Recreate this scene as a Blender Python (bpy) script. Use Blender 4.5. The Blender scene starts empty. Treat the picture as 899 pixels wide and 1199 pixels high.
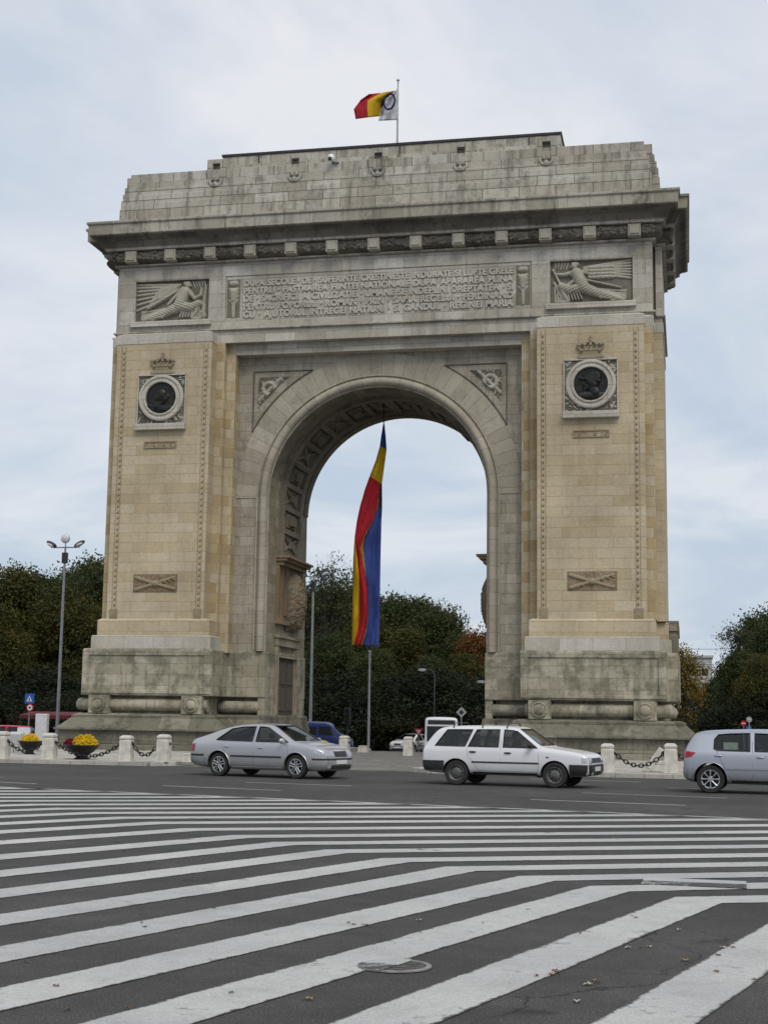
import bpy, bmesh, math, random
import numpy as np
from mathutils import Vector, Matrix
from mathutils.bvhtree import BVHTree
rad = math.radians
rnd = random.Random(11)
scn = bpy.context.scene
col = scn.collection

# ------------------------------------------------------------------ camera numbers (solved from the photograph)
CAM = dict(f=1688.774, x=12.831, y=-57.606, z=1.6, pit=8.087, yaw=-11.911, rol=0.824)
def cam_axes():
    a, b, c = rad(CAM['yaw']), rad(CAM['pit']), rad(CAM['rol'])
    fw = Vector((math.sin(a)*math.cos(b), math.cos(a)*math.cos(b), math.sin(b)))
    r = Vector((math.cos(a), -math.sin(a), 0)); u = r.cross(fw)
    return r*math.cos(c)+u*math.sin(c), u*math.cos(c)-r*math.sin(c), fw
AX = cam_axes(); CP = Vector((CAM['x'], CAM['y'], CAM['z']))
def at(px, py, Y):
    d = AX[2] + AX[0]*((px-449.5)/CAM['f']) + AX[1]*((599.5-py)/CAM['f'])
    return CP + d*((Y-CP.y)/d.y)
def gz(y):                                   # the ground drops a little behind the monument
    for (a, za), (b, zb) in zip([(-1e4, 0), (10, 0), (30, -.8), (90, -1.5)], [(10, 0), (30, -.8), (90, -1.5), (1e5, -1.5)]):
        if a <= y <= b: return za+(zb-za)*(y-a)/(b-a)

# ------------------------------------------------------------------ tagging
def tag(o, label=None, cat=None, group=None, kind=None):
    if label: o['label'] = label
    if cat: o['category'] = cat
    if group: o['group'] = group
    if kind: o['kind'] = kind
    return o
def empty(name, loc, rz=0, label=None, cat=None, group=None):
    o = bpy.data.objects.new(name, None); col.objects.link(o)
    o.location = loc; o.rotation_euler.z = rz; o.empty_display_size = .3
    return tag(o, label, cat, group)
def copy_tree(o, parent=None):
    c = o.copy(); col.objects.link(c); c.parent = parent
    for ch in list(KIDS.get(o.name, [])): 
        d = copy_tree(ch, c); KIDS.setdefault(c.name, []).append(d)
    return c
KIDS = {}
def adopt(o, p):
    o.parent = p; KIDS.setdefault(p.name, []).append(o)
def wloc(p):
    v = Vector((0, 0, 0))
    while p: v += p.location; p = p.parent
    return v

# ------------------------------------------------------------------ mesh builder
class MB:
    def __init__(s): s.v = []; s.f = []; s.uv = []; s.mi = []; s.m = 0; s.M = None
    def add(s, vs, fs, uvs=None):
        n = len(s.v)
        for q in vs: s.v.append(tuple(s.M @ Vector(q)) if s.M else tuple(q))
        for i, f in enumerate(fs):
            s.f.append(tuple(n+k for k in f)); s.uv.append(uvs[i] if uvs else None); s.mi.append(s.m)
        return s
    def box(s, x0, x1, y0, y1, z0, z1):
        return s.add([(x0,y0,z0),(x1,y0,z0),(x1,y1,z0),(x0,y1,z0),(x0,y0,z1),(x1,y0,z1),(x1,y1,z1),(x0,y1,z1)],
                     [(0,3,2,1),(4,5,6,7),(0,1,5,4),(1,2,6,5),(2,3,7,6),(3,0,4,7)])
    def cbox(s, c, d): return s.box(c[0]-d[0]/2, c[0]+d[0]/2, c[1]-d[1]/2, c[1]+d[1]/2, c[2]-d[2]/2, c[2]+d[2]/2)
    def prism(s, poly, a0, a1, axis='Z'):
        n = len(poly)
        def P(p, a): return (p[0], p[1], a) if axis == 'Z' else ((p[0], a, p[1]) if axis == 'Y' else (a, p[0], p[1]))
        vs = [P(p, a0) for p in poly]+[P(p, a1) for p in poly]
        return s.add(vs, [tuple(range(n))[::-1], tuple(range(n, 2*n))]+[(i, (i+1) % n, n+(i+1) % n, n+i) for i in range(n)])
    def ring(s, poly, prof, clamp=None, cap=True):
        n = len(poly); vs = []
        for out, z in prof:
            for q in offset(poly, out):
                x, y = clamp(*q) if clamp else q
                vs.append((x, y, z))
        fs = []
        for k in range(len(prof)-1):
            for i in range(n):
                j = (i+1) % n; fs.append((k*n+i, k*n+j, (k+1)*n+j, (k+1)*n+i))
        if cap: fs += [tuple(range(n))[::-1], tuple(range((len(prof)-1)*n, len(prof)*n))]
        return s.add(vs, fs)
    def tube(s, pts, r, n=8, closed=False, caps=True, flat=1.0):
        pts = [Vector(p) for p in pts]; m = len(pts); vs = []; rs = r if isinstance(r, (list, tuple)) else [r]*m
        prev = None
        for i, p in enumerate(pts):
            t = (pts[(i+1) % m]-pts[i-1]) if closed else (pts[min(i+1, m-1)]-pts[max(i-1, 0)])
            t.normalize()
            if prev is None:
                a = Vector((0, 0, 1)) if abs(t.z) < .9 else Vector((1, 0, 0)); u = t.cross(a).normalized()
            else: u = (prev-t*prev.dot(t)).normalized()
            prev = u; w = t.cross(u)
            for k in range(n):
                an = 2*math.pi*k/n; vs.append(p+u*(rs[i]*math.cos(an))+w*(rs[i]*flat*math.sin(an)))
        fs = []
        for i in range(m if closed else m-1):
            for k in range(n):
                a, b = i*n+k, i*n+(k+1) % n; c, d = ((i+1) % m)*n+(k+1) % n, ((i+1) % m)*n+k
                fs.append((a, b, c, d))
        if caps and not closed: fs += [tuple(range(n))[::-1], tuple(range((m-1)*n, m*n))]
        return s.add(vs, fs)
    def lathe(s, prof, n=24, c=(0, 0, 0), axis='Z', cap=True):
        vs = []
        for r, h in prof:
            for k in range(n):
                a = 2*math.pi*k/n; x, y = r*math.cos(a), r*math.sin(a)
                q = (x, y, h) if axis == 'Z' else ((x, h, y) if axis == 'Y' else (h, x, y))
                vs.append((q[0]+c[0], q[1]+c[1], q[2]+c[2]))
        fs = [(i*n+k, i*n+(k+1) % n, (i+1)*n+(k+1) % n, (i+1)*n+k) for i in range(len(prof)-1) for k in range(n)]
        if cap: fs += [tuple(range(n))[::-1], tuple(range((len(prof)-1)*n, len(prof)*n))]
        return s.add(vs, fs)
    def ball(s, c, r, n=10, m=6):
        if not isinstance(r, (tuple, list)): r = (r, r, r)
        vs = [(c[0], c[1], c[2]-r[2])]
        for i in range(1, m):
            t = math.pi*i/m
            for k in range(n):
                a = 2*math.pi*k/n; vs.append((c[0]+r[0]*math.sin(t)*math.cos(a), c[1]+r[1]*math.sin(t)*math.sin(a), c[2]-r[2]*math.cos(t)))
        vs.append((c[0], c[1], c[2]+r[2])); L = len(vs)-1
        fs = [(0, 1+(k+1) % n, 1+k) for k in range(n)]+[(1+i*n+k, 1+i*n+(k+1) % n, 1+(i+1)*n+(k+1) % n, 1+(i+1)*n+k) for i in range(m-2) for k in range(n)]
        fs += [(L, 1+(m-2)*n+k, 1+(m-2)*n+(k+1) % n) for k in range(n)]
        return s.add(vs, fs)
    def build(s, name, mat, parent=None, world=True, smooth=None, fix=True, bevel=0, weld=False):
        me = bpy.data.meshes.new(name)
        off = wloc(parent) if (parent and world) else Vector((0, 0, 0))
        me.from_pydata([(x-off.x, y-off.y, z-off.z) for x, y, z in s.v], [], s.f)
        mats = mat if isinstance(mat, (list, tuple)) else [mat]
        for m in mats: me.materials.append(m)
        if len(mats) > 1: me.polygons.foreach_set('material_index', s.mi)
        if fix and not any(s.uv):
            bm = bmesh.new(); bm.from_mesh(me); bmesh.ops.recalc_face_normals(bm, faces=bm.faces); bm.to_mesh(me); bm.free()
        me.update()
        ul = me.uv_layers.new(name='UVMap').data
        for p in me.polygons:
            c = s.uv[p.index] if s.uv[p.index] else None
            n = p.normal
            for k, li in enumerate(p.loop_indices):
                if c: ul[li].uv = c[k]; continue
                q = me.vertices[me.loops[li].vertex_index].co+off
                if abs(n.z) > .75: ul[li].uv = (q.x, q.y)
                elif abs(n.y) >= abs(n.x): ul[li].uv = (q.x+100, q.z)
                else: ul[li].uv = (q.y+57, q.z)
        if weld:
            bm = bmesh.new(); bm.from_mesh(me); bmesh.ops.remove_doubles(bm, verts=bm.verts, dist=.0005); bm.to_mesh(me); bm.free()
        if smooth is not None:
            me.shade_smooth()
            if smooth < 179: me.set_sharp_from_angle(angle=rad(smooth))
        o = bpy.data.objects.new(name, me); col.objects.link(o)
        if parent: adopt(o, parent)
        if bevel:
            b = o.modifiers.new('Bevel', 'BEVEL'); b.width = bevel; b.segments = 1; b.limit_method = 'ANGLE'; b.angle_limit = rad(50)
        return o
def offset(poly, d):
    """offset a rectilinear counter-clockwise outline outwards"""
    n = len(poly); out = []
    for i in range(n):
        p0, p, p1 = poly[i-1], poly[i], poly[(i+1) % n]
        def nrm(a, b):
            l = math.hypot(b[0]-a[0], b[1]-a[1]); return ((b[1]-a[1])/l, -(b[0]-a[0])/l)
        n0, n1 = nrm(p0, p), nrm(p, p1)
        out.append((p[0]+d*(n0[0]+n1[0]), p[1]+d*(n0[1]+n1[1])))
    return out
def mx(poly): return [(-x, y) for x, y in poly][::-1]

# ------------------------------------------------------------------ materials
def newmat(name):
    m = bpy.data.materials.new(name); m.use_nodes = True; nt = m.node_tree
    return m, nt, nt.nodes['Principled BSDF']
def nd(nt, typ, **kw):
    n = nt.nodes.new(typ)
    for k, v in kw.items():
        if k in n.inputs: n.inputs[k].default_value = v
        else: setattr(n, k, v)
    return n
def lk(nt, a, b): nt.links.new(a, b)
def ramp(nt, fac, stops):
    r = nt.nodes.new('ShaderNodeValToRGB'); e = r.color_ramp.elements
    while len(e) < len(stops): e.new(.5)
    for k, (p, c) in enumerate(stops): e[k].position = p; e[k].color = (*c, 1) if len(c) == 3 else c
    lk(nt, fac, r.inputs['Fac']); return r
def mixc(nt, fac, a, b, mode='MIX'):
    m = nt.nodes.new('ShaderNodeMix'); m.data_type = 'RGBA'; m.blend_type = mode
    if isinstance(fac, (int, float)): m.inputs[0].default_value = fac
    else: lk(nt, fac, m.inputs[0])
    for s_, k in ((a, 6), (b, 7)):
        if isinstance(s_, tuple): m.inputs[k].default_value = (*s_, 1)
        else: lk(nt, s_, m.inputs[k])
    return m.outputs[2]
def plain(name, c, rough=.6, metal=0, var=.15, scale=8, bump=0, spec=.5, coat=0):
    m, nt, b = newmat(name)
    tc = nd(nt, 'ShaderNodeTexCoord'); n = nd(nt, 'ShaderNodeTexNoise', Scale=scale, Detail=5.0)
    lk(nt, tc.outputs['Object'], n.inputs['Vector'])
    r = ramp(nt, n.outputs['Fac'], [(.3, tuple(v*(1-var) for v in c)), (.7, tuple(min(1, v*(1+var)) for v in c))])
    lk(nt, r.outputs[0], b.inputs['Base Color'])
    b.inputs['Roughness'].default_value = rough; b.inputs['Metallic'].default_value = metal
    b.inputs['Specular IOR Level'].default_value = spec; b.inputs['Coat Weight'].default_value = coat
    if bump:
        bp = nd(nt, 'ShaderNodeBump', Strength=bump, Distance=.02); lk(nt, n.outputs['Fac'], bp.inputs['Height']); lk(nt, bp.outputs[0], b.inputs['Normal'])
    return m
def stone(name, pal, w=1.05, h=.42, grime=.3, grimec=(.05, .047, .04), mortar=.012, streak=.3, joint=.55, bump=.5, gthr=.52):
    """coursed ashlar: pal = stops of block colour; grime = dark weathering; streak = rain streaks"""
    m, nt, b = newmat(name)
    uv = nd(nt, 'ShaderNodeUVMap'); uv.uv_map = 'UVMap'
    tc = nd(nt, 'ShaderNodeTexCoord')
    wob = nd(nt, 'ShaderNodeTexNoise', Scale=2.5, Detail=3.0); lk(nt, uv.outputs[0], wob.inputs['Vector'])
    sub = nd(nt, 'ShaderNodeVectorMath', operation='SCALE'); sub.inputs['Scale'].default_value = .025; lk(nt, wob.outputs['Color'], sub.inputs[0])
    vec = nd(nt, 'ShaderNodeVectorMath', operation='ADD'); lk(nt, uv.outputs[0], vec.inputs[0]); lk(nt, sub.outputs[0], vec.inputs[1])
    br = nd(nt, 'ShaderNodeTexBrick', Scale=1.0); br.offset = .5; br.squash = 1.0
    br.inputs['Color1'].default_value = (0, 0, 0, 1); br.inputs['Color2'].default_value = (1, 1, 1, 1); br.inputs['Mortar'].default_value = (.5, .5, .5, 1)
    br.inputs['Mortar Size'].default_value = mortar; br.inputs['Mortar Smooth'].default_value = .4
    br.inputs['Brick Width'].default_value = w; br.inputs['Row Height'].default_value = h
    lk(nt, vec.outputs[0], br.inputs['Vector'])
    base = ramp(nt, br.outputs['Color'], pal).outputs[0]
    # fine grain and broad clouding of the stone
    n1 = nd(nt, 'ShaderNodeTexNoise', Scale=.55, Detail=6.0, Roughness=.62); lk(nt, tc.outputs['Object'], n1.inputs['Vector'])
    n2 = nd(nt, 'ShaderNodeTexNoise', Scale=9.0, Detail=6.0, Roughness=.7); lk(nt, tc.outputs['Object'], n2.inputs['Vector'])
    base = mixc(nt, .55, base, ramp(nt, n1.outputs['Fac'], [(.3, (.60, .57, .52)), (.7, (1.22, 1.2, 1.16))]).outputs[0], 'MULTIPLY')
    base = mixc(nt, .5, base, ramp(nt, n2.outputs['Fac'], [(.3, (.72, .72, .72)), (.7, (1.2, 1.2, 1.2))]).outputs[0], 'MULTIPLY')
    # rain streaks: noise stretched vertically
    mp = nd(nt, 'ShaderNodeMapping'); mp.inputs['Scale'].default_value = (2.2, 2.2, .22); lk(nt, tc.outputs['Object'], mp.inputs['Vector'])
    n3 = nd(nt, 'ShaderNodeTexNoise', Scale=1.3, Detail=7.0, Roughness=.68); lk(nt, mp.outputs[0], n3.inputs['Vector'])
    st = ramp(nt, n3.outputs['Fac'], [(.50, (0, 0, 0)), (.68, (1, 1, 1))]).outputs[0]
    stf = nd(nt, 'ShaderNodeMath', operation='MULTIPLY'); lk(nt, st, stf.inputs[0]); stf.inputs[1].default_value = streak
    base = mixc(nt, stf.outputs[0], base, grimec)
    n4 = nd(nt, 'ShaderNodeTexNoise', Scale=1.1, Detail=8.0, Roughness=.72); lk(nt, tc.outputs['Object'], n4.inputs['Vector'])
    gr = ramp(nt, n4.outputs['Fac'], [(gthr, (0, 0, 0)), (gthr+.16, (1, 1, 1))]).outputs[0]
    grf = nd(nt, 'ShaderNodeMath', operation='MULTIPLY'); lk(nt, gr, grf.inputs[0]); grf.inputs[1].default_value = grime
    base = mixc(nt, grf.outputs[0], base, grimec)
    jf = nd(nt, 'ShaderNodeMath', operation='MULTIPLY'); lk(nt, br.outputs['Fac'], jf.inputs[0]); jf.inputs[1].default_value = joint
    base = mixc(nt, jf.outputs[0], base, (.085, .075, .06))
    lk(nt, base, b.inputs['Base Color']); b.inputs['Roughness'].default_value = .9; b.inputs['Specular IOR Level'].default_value = .25
    inv = nd(nt, 'ShaderNodeMath', operation='SUBTRACT'); inv.inputs[0].default_value = 1; lk(nt, br.outputs['Fac'], inv.inputs[1])
    ad = nd(nt, 'ShaderNodeMath', operation='MULTIPLY_ADD'); lk(nt, n2.outputs['Fac'], ad.inputs[0]); ad.inputs[1].default_value = .5; lk(nt, inv.outputs[0], ad.inputs[2])
    bp = nd(nt, 'ShaderNodeBump', Strength=bump, Distance=.02); lk(nt, ad.outputs[0], bp.inputs['Height']); lk(nt, bp.outputs[0], b.inputs['Normal'])
    return m
BUFF = [(0, (.42, .35, .235)), (.25, (.45, .382, .262)), (.6, (.465, .40, .282)), (1, (.49, .43, .32))]
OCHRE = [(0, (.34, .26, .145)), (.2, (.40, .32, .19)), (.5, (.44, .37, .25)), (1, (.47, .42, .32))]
GREY = [(0, (.36, .337, .288)), (.3, (.41, .388, .338)), (.75, (.445, .425, .378)), (1, (.51, .495, .45))]
GREYV = [(0, (.33, .30, .245)), (.5, (.365, .335, .28)), (1, (.41, .38, .325))]
M = {}
M['buff'] = stone('buff_ashlar', BUFF, 1.35, .42, .16, (.16, .125, .08), .009, .16, .4)
M['ochre'] = stone('ochre_ashlar', OCHRE, .62, .42, .14, (.16, .12, .07), .010, .15, .45)
M['grey'] = stone('grey_limestone', GREYV+[], 1.0, .42, .55, (.11, .10, .08), .010, .5, .55, gthr=.48)
M['attic'] = stone('attic_limestone', GREY, 1.55, .45, .62, (.095, .088, .072), .018, .72, .85, gthr=.50)
M['frieze'] = stone('frieze_limestone', GREY, 1.35, .62, .42, (.12, .11, .095), .010, .35, .5)
M['vous'] = stone('voussoir_limestone', GREYV, .52, 1.02, .55, (.12, .11, .09), .011, .2, .55)
M['bead'] = stone('moulded_limestone', GREYV, .55, 5, .35, (.12, .11, .095), .010, .15, .5)
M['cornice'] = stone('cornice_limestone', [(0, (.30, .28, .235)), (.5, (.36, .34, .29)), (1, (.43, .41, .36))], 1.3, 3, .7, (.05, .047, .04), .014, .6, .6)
M['darkstone'] = stone('dark_streaked_limestone', [(0, (.105, .096, .08)), (1, (.18, .165, .14))], 1.3, 3, .6, (.03, .028, .024), .012, .6, .6)  # darker stone with streaks: cornice cove, garland, spandrel frames, some relief grounds
M['base'] = stone('base_limestone', [(0, (.33, .305, .235)), (.4, (.39, .365, .29)), (1, (.46, .43, .355))], 1.15, .46, .75, (.10, .098, .07), .010, .75, .5, gthr=.44)
M['lichen'] = stone('lichened_base_limestone', [(0, (.17, .165, .13)), (.5, (.22, .21, .17)), (1, (.29, .27, .22))], 1.3, .5, .8, (.07, .068, .05), .014, .65, .6, gthr=.46)
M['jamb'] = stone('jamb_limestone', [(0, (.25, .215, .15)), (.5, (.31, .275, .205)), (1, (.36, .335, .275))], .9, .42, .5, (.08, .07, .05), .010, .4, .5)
M['brown'] = stone('brown_carved_stone', [(0, (.20, .15, .095)), (1, (.28, .22, .15))], 2, 2, .5, (.06, .045, .03), .006, .4, .3)
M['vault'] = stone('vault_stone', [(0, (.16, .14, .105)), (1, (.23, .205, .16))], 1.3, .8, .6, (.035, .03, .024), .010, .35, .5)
M['soffit'] = stone('dark_soffit_stone', [(0, (.17, .15, .115)), (1, (.26, .235, .19))], .9, .5, .6, (.05, .042, .032), .010, .4, .5)  # barrel vault surface, darker than the jamb stone below
M['cap'] = stone('pale_cap_stone', [(0, (.42, .40, .35)), (1, (.52, .50, .46))], 1.3, .6, .25, (.16, .15, .12), .010, .2, .5)
M['relief'] = stone('relief_stone', [(0, (.36, .34, .29)), (1, (.42, .40, .35))], 9, 9, .35, (.09, .085, .07), .002, .2, .2)
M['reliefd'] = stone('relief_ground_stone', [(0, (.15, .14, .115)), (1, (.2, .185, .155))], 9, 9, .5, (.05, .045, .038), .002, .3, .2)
M['rbuff'] = stone('buff_relief_stone', [(0, (.27, .23, .155)), (1, (.34, .29, .20))], 9, 9, .45, (.08, .065, .045), .002, .2, .2)
M['white'] = plain('white_limestone', (.52, .50, .45), .8, var=.22, scale=5, bump=.3)
M['bronze'] = plain('dark_bronze', (.022, .022, .02), .42, .6, .4, 6, .2)
M['metal'] = plain('galvanised_steel', (.30, .31, .32), .45, .7, .15, 3)
M['dmetal'] = plain('dark_painted_steel', (.03, .03, .032), .5, .3)
M['iron'] = plain('black_cast_iron', (.018, .018, .018), .55, .4, .3, 9)
M['flash'] = plain('roof_flashing', (.035, .035, .035), .6, .3)
M['lamphead'] = plain('pale_lamp_housing', (.5, .51, .52), .4, .2)
M['glasslamp'] = plain('frosted_lamp_glass', (.6, .62, .64), .25)
M['plastic'] = plain('black_plastic', (.02, .02, .021), .55, var=.25)
M['rubber'] = plain('tyre_rubber', (.017, .017, .017), .8, var=.3, scale=12)
M['alloy'] = plain('alloy_wheel', (.42, .43, .45), .35, .75, .1)
M['steelw'] = plain('dull_steel_wheel', (.13, .13, .13), .5, .6, .3)
M['chrome'] = plain('chrome', (.7, .7, .72), .15, 1)
M['redlamp'] = plain('red_lamp_lens', (.28, .008, .012), .15, var=.2)
M['clearlamp'] = plain('clear_lamp_lens', (.42, .44, .46), .12, .4, .25, 22)
M['orange'] = plain('orange_lamp_lens', (.5, .14, .01), .2)
M['plate'] = plain('number_plate_white', (.62, .63, .6), .4, var=.06)
M['seat'] = plain('grey_seat_fabric', (.07, .07, .075), .9)
M['skin'] = plain('skin', (.42, .25, .17), .6, var=.05)
M['hair'] = plain('dark_hair', (.02, .014, .01), .7)
M['shirt'] = plain('dark_jacket', (.05, .05, .06), .85)
M['paper'] = plain('paper_sheet', (.62, .64, .58), .7)
M['inner'] = plain('cabin_lining', (.05, .05, .052), .9)
def cloth(name, c):
    m, nt, b = newmat(name)
    tc = nd(nt, 'ShaderNodeTexCoord'); n = nd(nt, 'ShaderNodeTexNoise', Scale=2.0, Detail=4.0); lk(nt, tc.outputs['Object'], n.inputs['Vector'])
    r = ramp(nt, n.outputs['Fac'], [(.3, tuple(v*.85 for v in c)), (.7, tuple(min(1, v*1.1) for v in c))]); lk(nt, r.outputs[0], b.inputs['Base Color'])
    b.inputs['Roughness'].default_value = .75
    mpp = nt.nodes.new('ShaderNodeMapping'); mpp.inputs['Scale'].default_value = (5, 5, .9); lk(nt, tc.outputs['Object'], mpp.inputs['Vector']); nn = nd(nt, 'ShaderNodeTexNoise', Scale=1.4, Detail=5.0, Distortion=.6); lk(nt, mpp.outputs[0], nn.inputs['Vector'])
    bb = nd(nt, 'ShaderNodeBump', Strength=.9, Distance=.12); lk(nt, nn.outputs['Fac'], bb.inputs['Height']); lk(nt, bb.outputs[0], b.inputs['Normal'])
    tr = nt.nodes.new('ShaderNodeBsdfTranslucent'); lk(nt, r.outputs[0], tr.inputs['Color'])
    mx_ = nt.nodes.new('ShaderNodeMixShader'); mx_.inputs[0].default_value = .35
    lk(nt, b.outputs[0], mx_.inputs[1]); lk(nt, tr.outputs[0], mx_.inputs[2]); lk(nt, mx_.outputs[0], nt.nodes['Material Output'].inputs['Surface'])
    return m
M['cred'] = cloth('red_cloth', (.52, .012, .03)); M['cyel'] = cloth('yellow_cloth', (.72, .48, .01)); M['cblue'] = cloth('blue_cloth', (.045, .085, .33)); M['cwhite'] = cloth('white_cloth', (.72, .72, .76))
M['cnavy'] = cloth('navy_cloth', (.015, .018, .09))
def paint(name, c, metal=0.0, rough=.3, dirt=.35):
    m, nt, b = newmat(name)
    tc = nd(nt, 'ShaderNodeTexCoord')
    n = nd(nt, 'ShaderNodeTexNoise', Scale=2.2, Detail=6.0, Roughness=.65); lk(nt, tc.outputs['Object'], n.inputs['Vector'])
    sx = nd(nt, 'ShaderNodeSeparateXYZ'); lk(nt, tc.outputs['Object'], sx.inputs[0])
    low = nd(nt, 'ShaderNodeMapRange'); lk(nt, sx.outputs['Z'], low.inputs['Value']); low.inputs['From Min'].default_value = .62; low.inputs['From Max'].default_value = .2
    ml = nd(nt, 'ShaderNodeMath', operation='MULTIPLY'); lk(nt, n.outputs['Fac'], ml.inputs[0]); lk(nt, low.outputs[0], ml.inputs[1])
    m2 = nd(nt, 'ShaderNodeMath', operation='MULTIPLY'); lk(nt, ml.outputs[0], m2.inputs[0]); m2.inputs[1].default_value = dirt*2
    m2.use_clamp = True
    base = mixc(nt, m2.outputs[0], c, (.16, .145, .125)); lk(nt, base, b.inputs['Base Color'])
    b.inputs['Metallic'].default_value = metal; b.inputs['Roughness'].default_value = rough; b.inputs['Coat Weight'].default_value = .6; b.inputs['Coat Roughness'].default_value = .08
    return m
M['silver'] = paint('silver_paint', (.42, .43, .45), .55, .38); M['whitep'] = paint('white_car_paint', (.62, .63, .66), 0, .4, .5)
M['bluesilver'] = paint('blue_silver_paint', (.36, .385, .44), .55, .36); M['redp'] = paint('red_car_paint', (.42, .012, .03), 0, .35)
M['bluep'] = paint('blue_van_paint', (.012, .03, .16), 0, .4); M['darkp'] = paint('dark_car_paint', (.03, .035, .04), .3, .35)
def glass(name, tint, alpha):
    m, nt, b = newmat(name)
    tr = nt.nodes.new('ShaderNodeBsdfTransparent'); tr.inputs[0].default_value = (*tint, 1)
    gl = nt.nodes.new('ShaderNodeBsdfGlossy'); gl.inputs['Roughness'].default_value = .04; gl.inputs['Color'].default_value = (.9, .95, .95, 1)
    fr = nt.nodes.new('ShaderNodeLayerWeight'); fr.inputs['Blend'].default_value = .5
    pw = nd(nt, 'ShaderNodeMath', operation='POWER'); lk(nt, fr.outputs['Facing'], pw.inputs[0]); pw.inputs[1].default_value = 5
    ad = nd(nt, 'ShaderNodeMath', operation='MULTIPLY_ADD'); lk(nt, pw.outputs[0], ad.inputs[0]); ad.inputs[1].default_value = .8; ad.inputs[2].default_value = alpha+.02
    mxs = nt.nodes.new('ShaderNodeMixShader'); lk(nt, ad.outputs[0], mxs.inputs[0]); lk(nt, tr.outputs[0], mxs.inputs[1]); lk(nt, gl.outputs[0], mxs.inputs[2])
    lk(nt, mxs.outputs[0], nt.nodes['Material Output'].inputs['Surface']); return m
M['glass'] = glass('car_glass', (.50, .55, .54), .03)
def signmat(n, c): return plain(n, c, .45, var=.05)
M['sblue'] = signmat('sign_blue', (.01, .10, .45)); M['sred'] = signmat('sign_red', (.45, .01, .02)); M['swhite'] = signmat('sign_white', (.7, .7, .7)); M['sback'] = signmat('sign_back_grey', (.32, .33, .33)); M['awn'] = plain('dull_red_canopy', (.085, .008, .014), .85)
def asphalt():
    m, nt, b = newmat('asphalt'); tc = nd(nt, 'ShaderNodeTexCoord')
    a = nd(nt, 'ShaderNodeTexNoise', Scale=85.0, Detail=5.0, Roughness=.85); c = nd(nt, 'ShaderNodeTexNoise', Scale=.35, Detail=8.0, Roughness=.7)
    e = nd(nt, 'ShaderNodeTexNoise', Scale=2.6, Detail=6.0, Roughness=.7); vr = nd(nt, 'ShaderNodeTexVoronoi', Scale=120.0)
    for n in (a, c, e, vr): lk(nt, tc.outputs['Object'], n.inputs['Vector'])
    base = ramp(nt, a.outputs['Fac'], [(.34, (.016, .016, .0155)), (.50, (.052, .0515, .050)), (.68, (.18, .176, .168))]).outputs[0]
    base = mixc(nt, .7, base, ramp(nt, c.outputs['Fac'], [(.3, (.6, .6, .61)), (.5, (.95, .95, .95)), (.7, (1.5, 1.47, 1.42))]).outputs[0], 'MULTIPLY')
    base = mixc(nt, .5, base, ramp(nt, e.outputs['Fac'], [(.32, (.62, .62, .62)), (.68, (1.3, 1.3, 1.28))]).outputs[0], 'MULTIPLY')
    base = mixc(nt, .55, base, ramp(nt, vr.outputs['Color'], [(.0, (.55, .55, .55)), (.7, (1.0, 1.0, 1.0)), (1.0, (2.4, 2.35, 2.2))]).outputs[0], 'MULTIPLY')
    # cracks: the borders of large warped cells, broken up by noise
    wn = nd(nt, 'ShaderNodeTexNoise', Scale=1.2, Detail=6.0); lk(nt, tc.outputs['Object'], wn.inputs['Vector'])
    ws = nd(nt, 'ShaderNodeVectorMath', operation='SCALE'); ws.inputs['Scale'].default_value = .9; lk(nt, wn.outputs['Color'], ws.inputs[0])
    wa = nd(nt, 'ShaderNodeVectorMath', operation='ADD'); lk(nt, tc.outputs['Object'], wa.inputs[0]); lk(nt, ws.outputs[0], wa.inputs[1])
    cr = nd(nt, 'ShaderNodeTexVoronoi', Scale=.28); cr.feature = 'DISTANCE_TO_EDGE'; lk(nt, wa.outputs[0], cr.inputs['Vector'])
    ck = ramp(nt, cr.outputs['Distance'], [(.0, (1, 1, 1)), (.0035, (0, 0, 0))]).outputs[0]
    cm = nd(nt, 'ShaderNodeMath', operation='MULTIPLY'); lk(nt, ck, cm.inputs[0]); lk(nt, ramp(nt, c.outputs['Fac'], [(.47, (0, 0, 0)), (.56, (.8, .8, .8))]).outputs[0], cm.inputs[1])
    base = mixc(nt, cm.outputs[0], base, (.008, .008, .008))
    # oil drips
    ol = nd(nt, 'ShaderNodeTexVoronoi', Scale=.9); lk(nt, wa.outputs[0], ol.inputs['Vector'])
    of = ramp(nt, ol.outputs['Distance'], [(.04, (.6, .6, .6)), (.13, (0, 0, 0))]).outputs[0]
    base = mixc(nt, of, base, (.012, .012, .013))
    lk(nt, base, b.inputs['Base Color']); b.inputs['Roughness'].default_value = .88; b.inputs['Specular IOR Level'].default_value = .25
    bp = nd(nt, 'ShaderNodeBump', Strength=.7, Distance=.008); lk(nt, a.outputs['Fac'], bp.inputs['Height']); lk(nt, bp.outputs[0], b.inputs['Normal'])
    return m
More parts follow.
